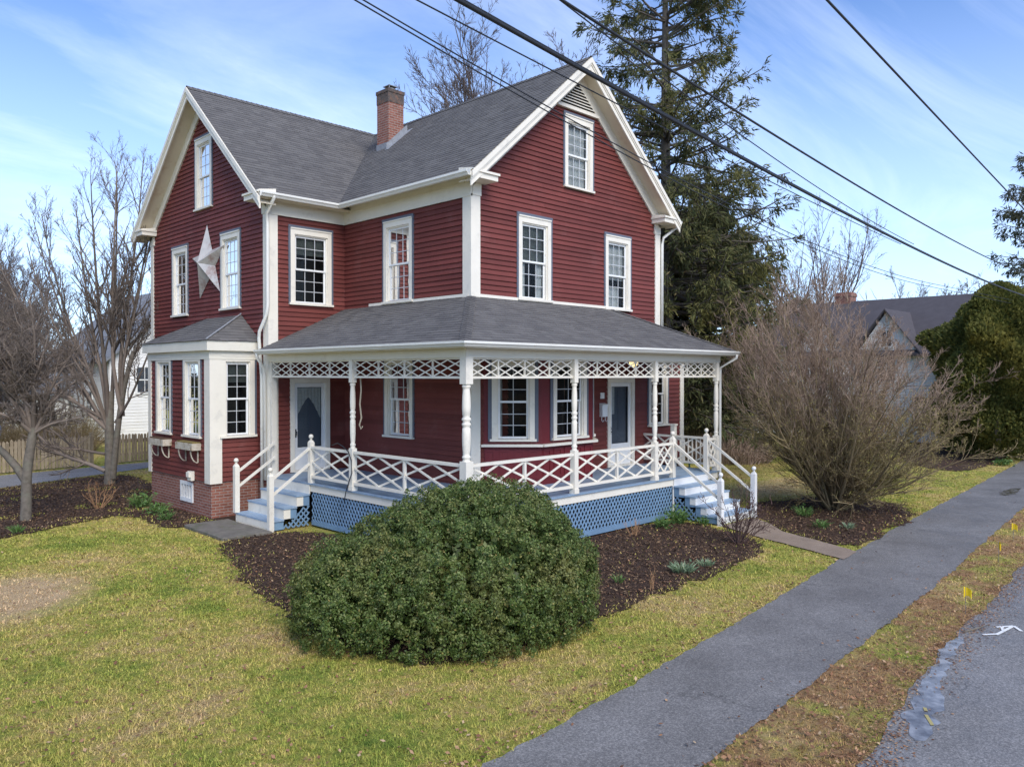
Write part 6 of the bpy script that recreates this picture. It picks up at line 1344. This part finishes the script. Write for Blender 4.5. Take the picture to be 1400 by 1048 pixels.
# ------------------------------------------------------------------ camera, sky, sun
cam = bpy.data.cameras.new('camera'); co = bpy.data.objects.new('camera', cam); COL.objects.link(co)
cam.sensor_width = 36; cam.lens = 36 * 1086 / 1400; cam.clip_start = 0.05; cam.clip_end = 3000
co.location = (-12.024, -13.286, 3.557)
yaw, pit = R(-45.084), R(-0.682)
co.rotation_euler = Vector((-math.sin(yaw) * math.cos(pit), math.cos(yaw) * math.cos(pit), math.sin(pit))).to_track_quat('-Z', 'Y').to_euler()
SC.camera = co
SUN_EL, SUN_AZ = R(42), R(200)      # azimuth clockwise from +Y
sd_ = Vector((math.sin(SUN_AZ) * math.cos(SUN_EL), math.cos(SUN_AZ) * math.cos(SUN_EL), math.sin(SUN_EL)))
sun = bpy.data.lights.new('sun', 'SUN'); so = bpy.data.objects.new('sun', sun); COL.objects.link(so)
sun.energy = 2.0; sun.angle = R(38); sun.color = (1.0, 0.93, 0.82)
so.rotation_euler = sd_.to_track_quat('Z', 'Y').to_euler(); so.location = (0, 0, 60)
w = bpy.data.worlds.new('World'); SC.world = w; w.use_nodes = True; nt = w.node_tree
bg = nt.nodes['Background']; sky = nt.nodes.new('ShaderNodeTexSky'); sky.sky_type = 'NISHITA'; sky.sun_disc = False
sky.sun_elevation = SUN_EL; sky.sun_rotation = SUN_AZ; sky.altitude = 200; sky.air_density = 1.0; sky.dust_density = 0.6; sky.ozone_density = 2.5
tc = nt.nodes.new('ShaderNodeTexCoord')
sx = node(nt, 'ShaderNodeSeparateXYZ'); nt.links.new(tc.outputs['Generated'], sx.inputs[0])
# thin cirrus: project the direction on a high flat layer
zc = mathn(nt, 'ADD', mathn(nt, 'MAXIMUM', sx.outputs[2], 0.0), 0.12)
cbx = node(nt, 'ShaderNodeCombineXYZ'); nt.links.new(mathn(nt, 'DIVIDE', sx.outputs[0], zc), cbx.inputs[0]); nt.links.new(mathn(nt, 'DIVIDE', sx.outputs[1], zc), cbx.inputs[1])
mp = node(nt, 'ShaderNodeMapping'); mp.inputs['Scale'].default_value = (0.28, 0.75, 1); mp.inputs['Rotation'].default_value = (0, 0, R(25)); nt.links.new(cbx.outputs[0], mp.inputs[0])
cl = ramp(nt, noise(nt, 1.25, 9, 0.62, mp.outputs[0], 0.9), [(0.45, (0, 0, 0)), (0.58, (0.14, 0.14, 0.14)), (0.76, (0.44, 0.44, 0.44))])
hz = node(nt, 'ShaderNodeMapRange', i_1=0.0, i_2=0.42, i_3=0.52, i_4=0.02); nt.links.new(sx.outputs[2], hz.inputs[0])
skyc = mixc(nt, 1.0, sky.outputs[0], (0.70, 0.97, 1.35), 'MULTIPLY')
c1 = mixc(nt, hz.outputs[0], skyc, (9.0, 10.6, 13.2))
c2_ = mixc(nt, cl, c1, (10.6, 11.3, 12.8))
nt.links.new(c2_, bg.inputs['Color']); bg.inputs['Strength'].default_value = 0.095
vs = SC.view_settings; vs.view_transform = 'Standard'; vs.look = 'None'; vs.gamma = 1; vs.use_curve_mapping = False; vs.exposure = 0.78
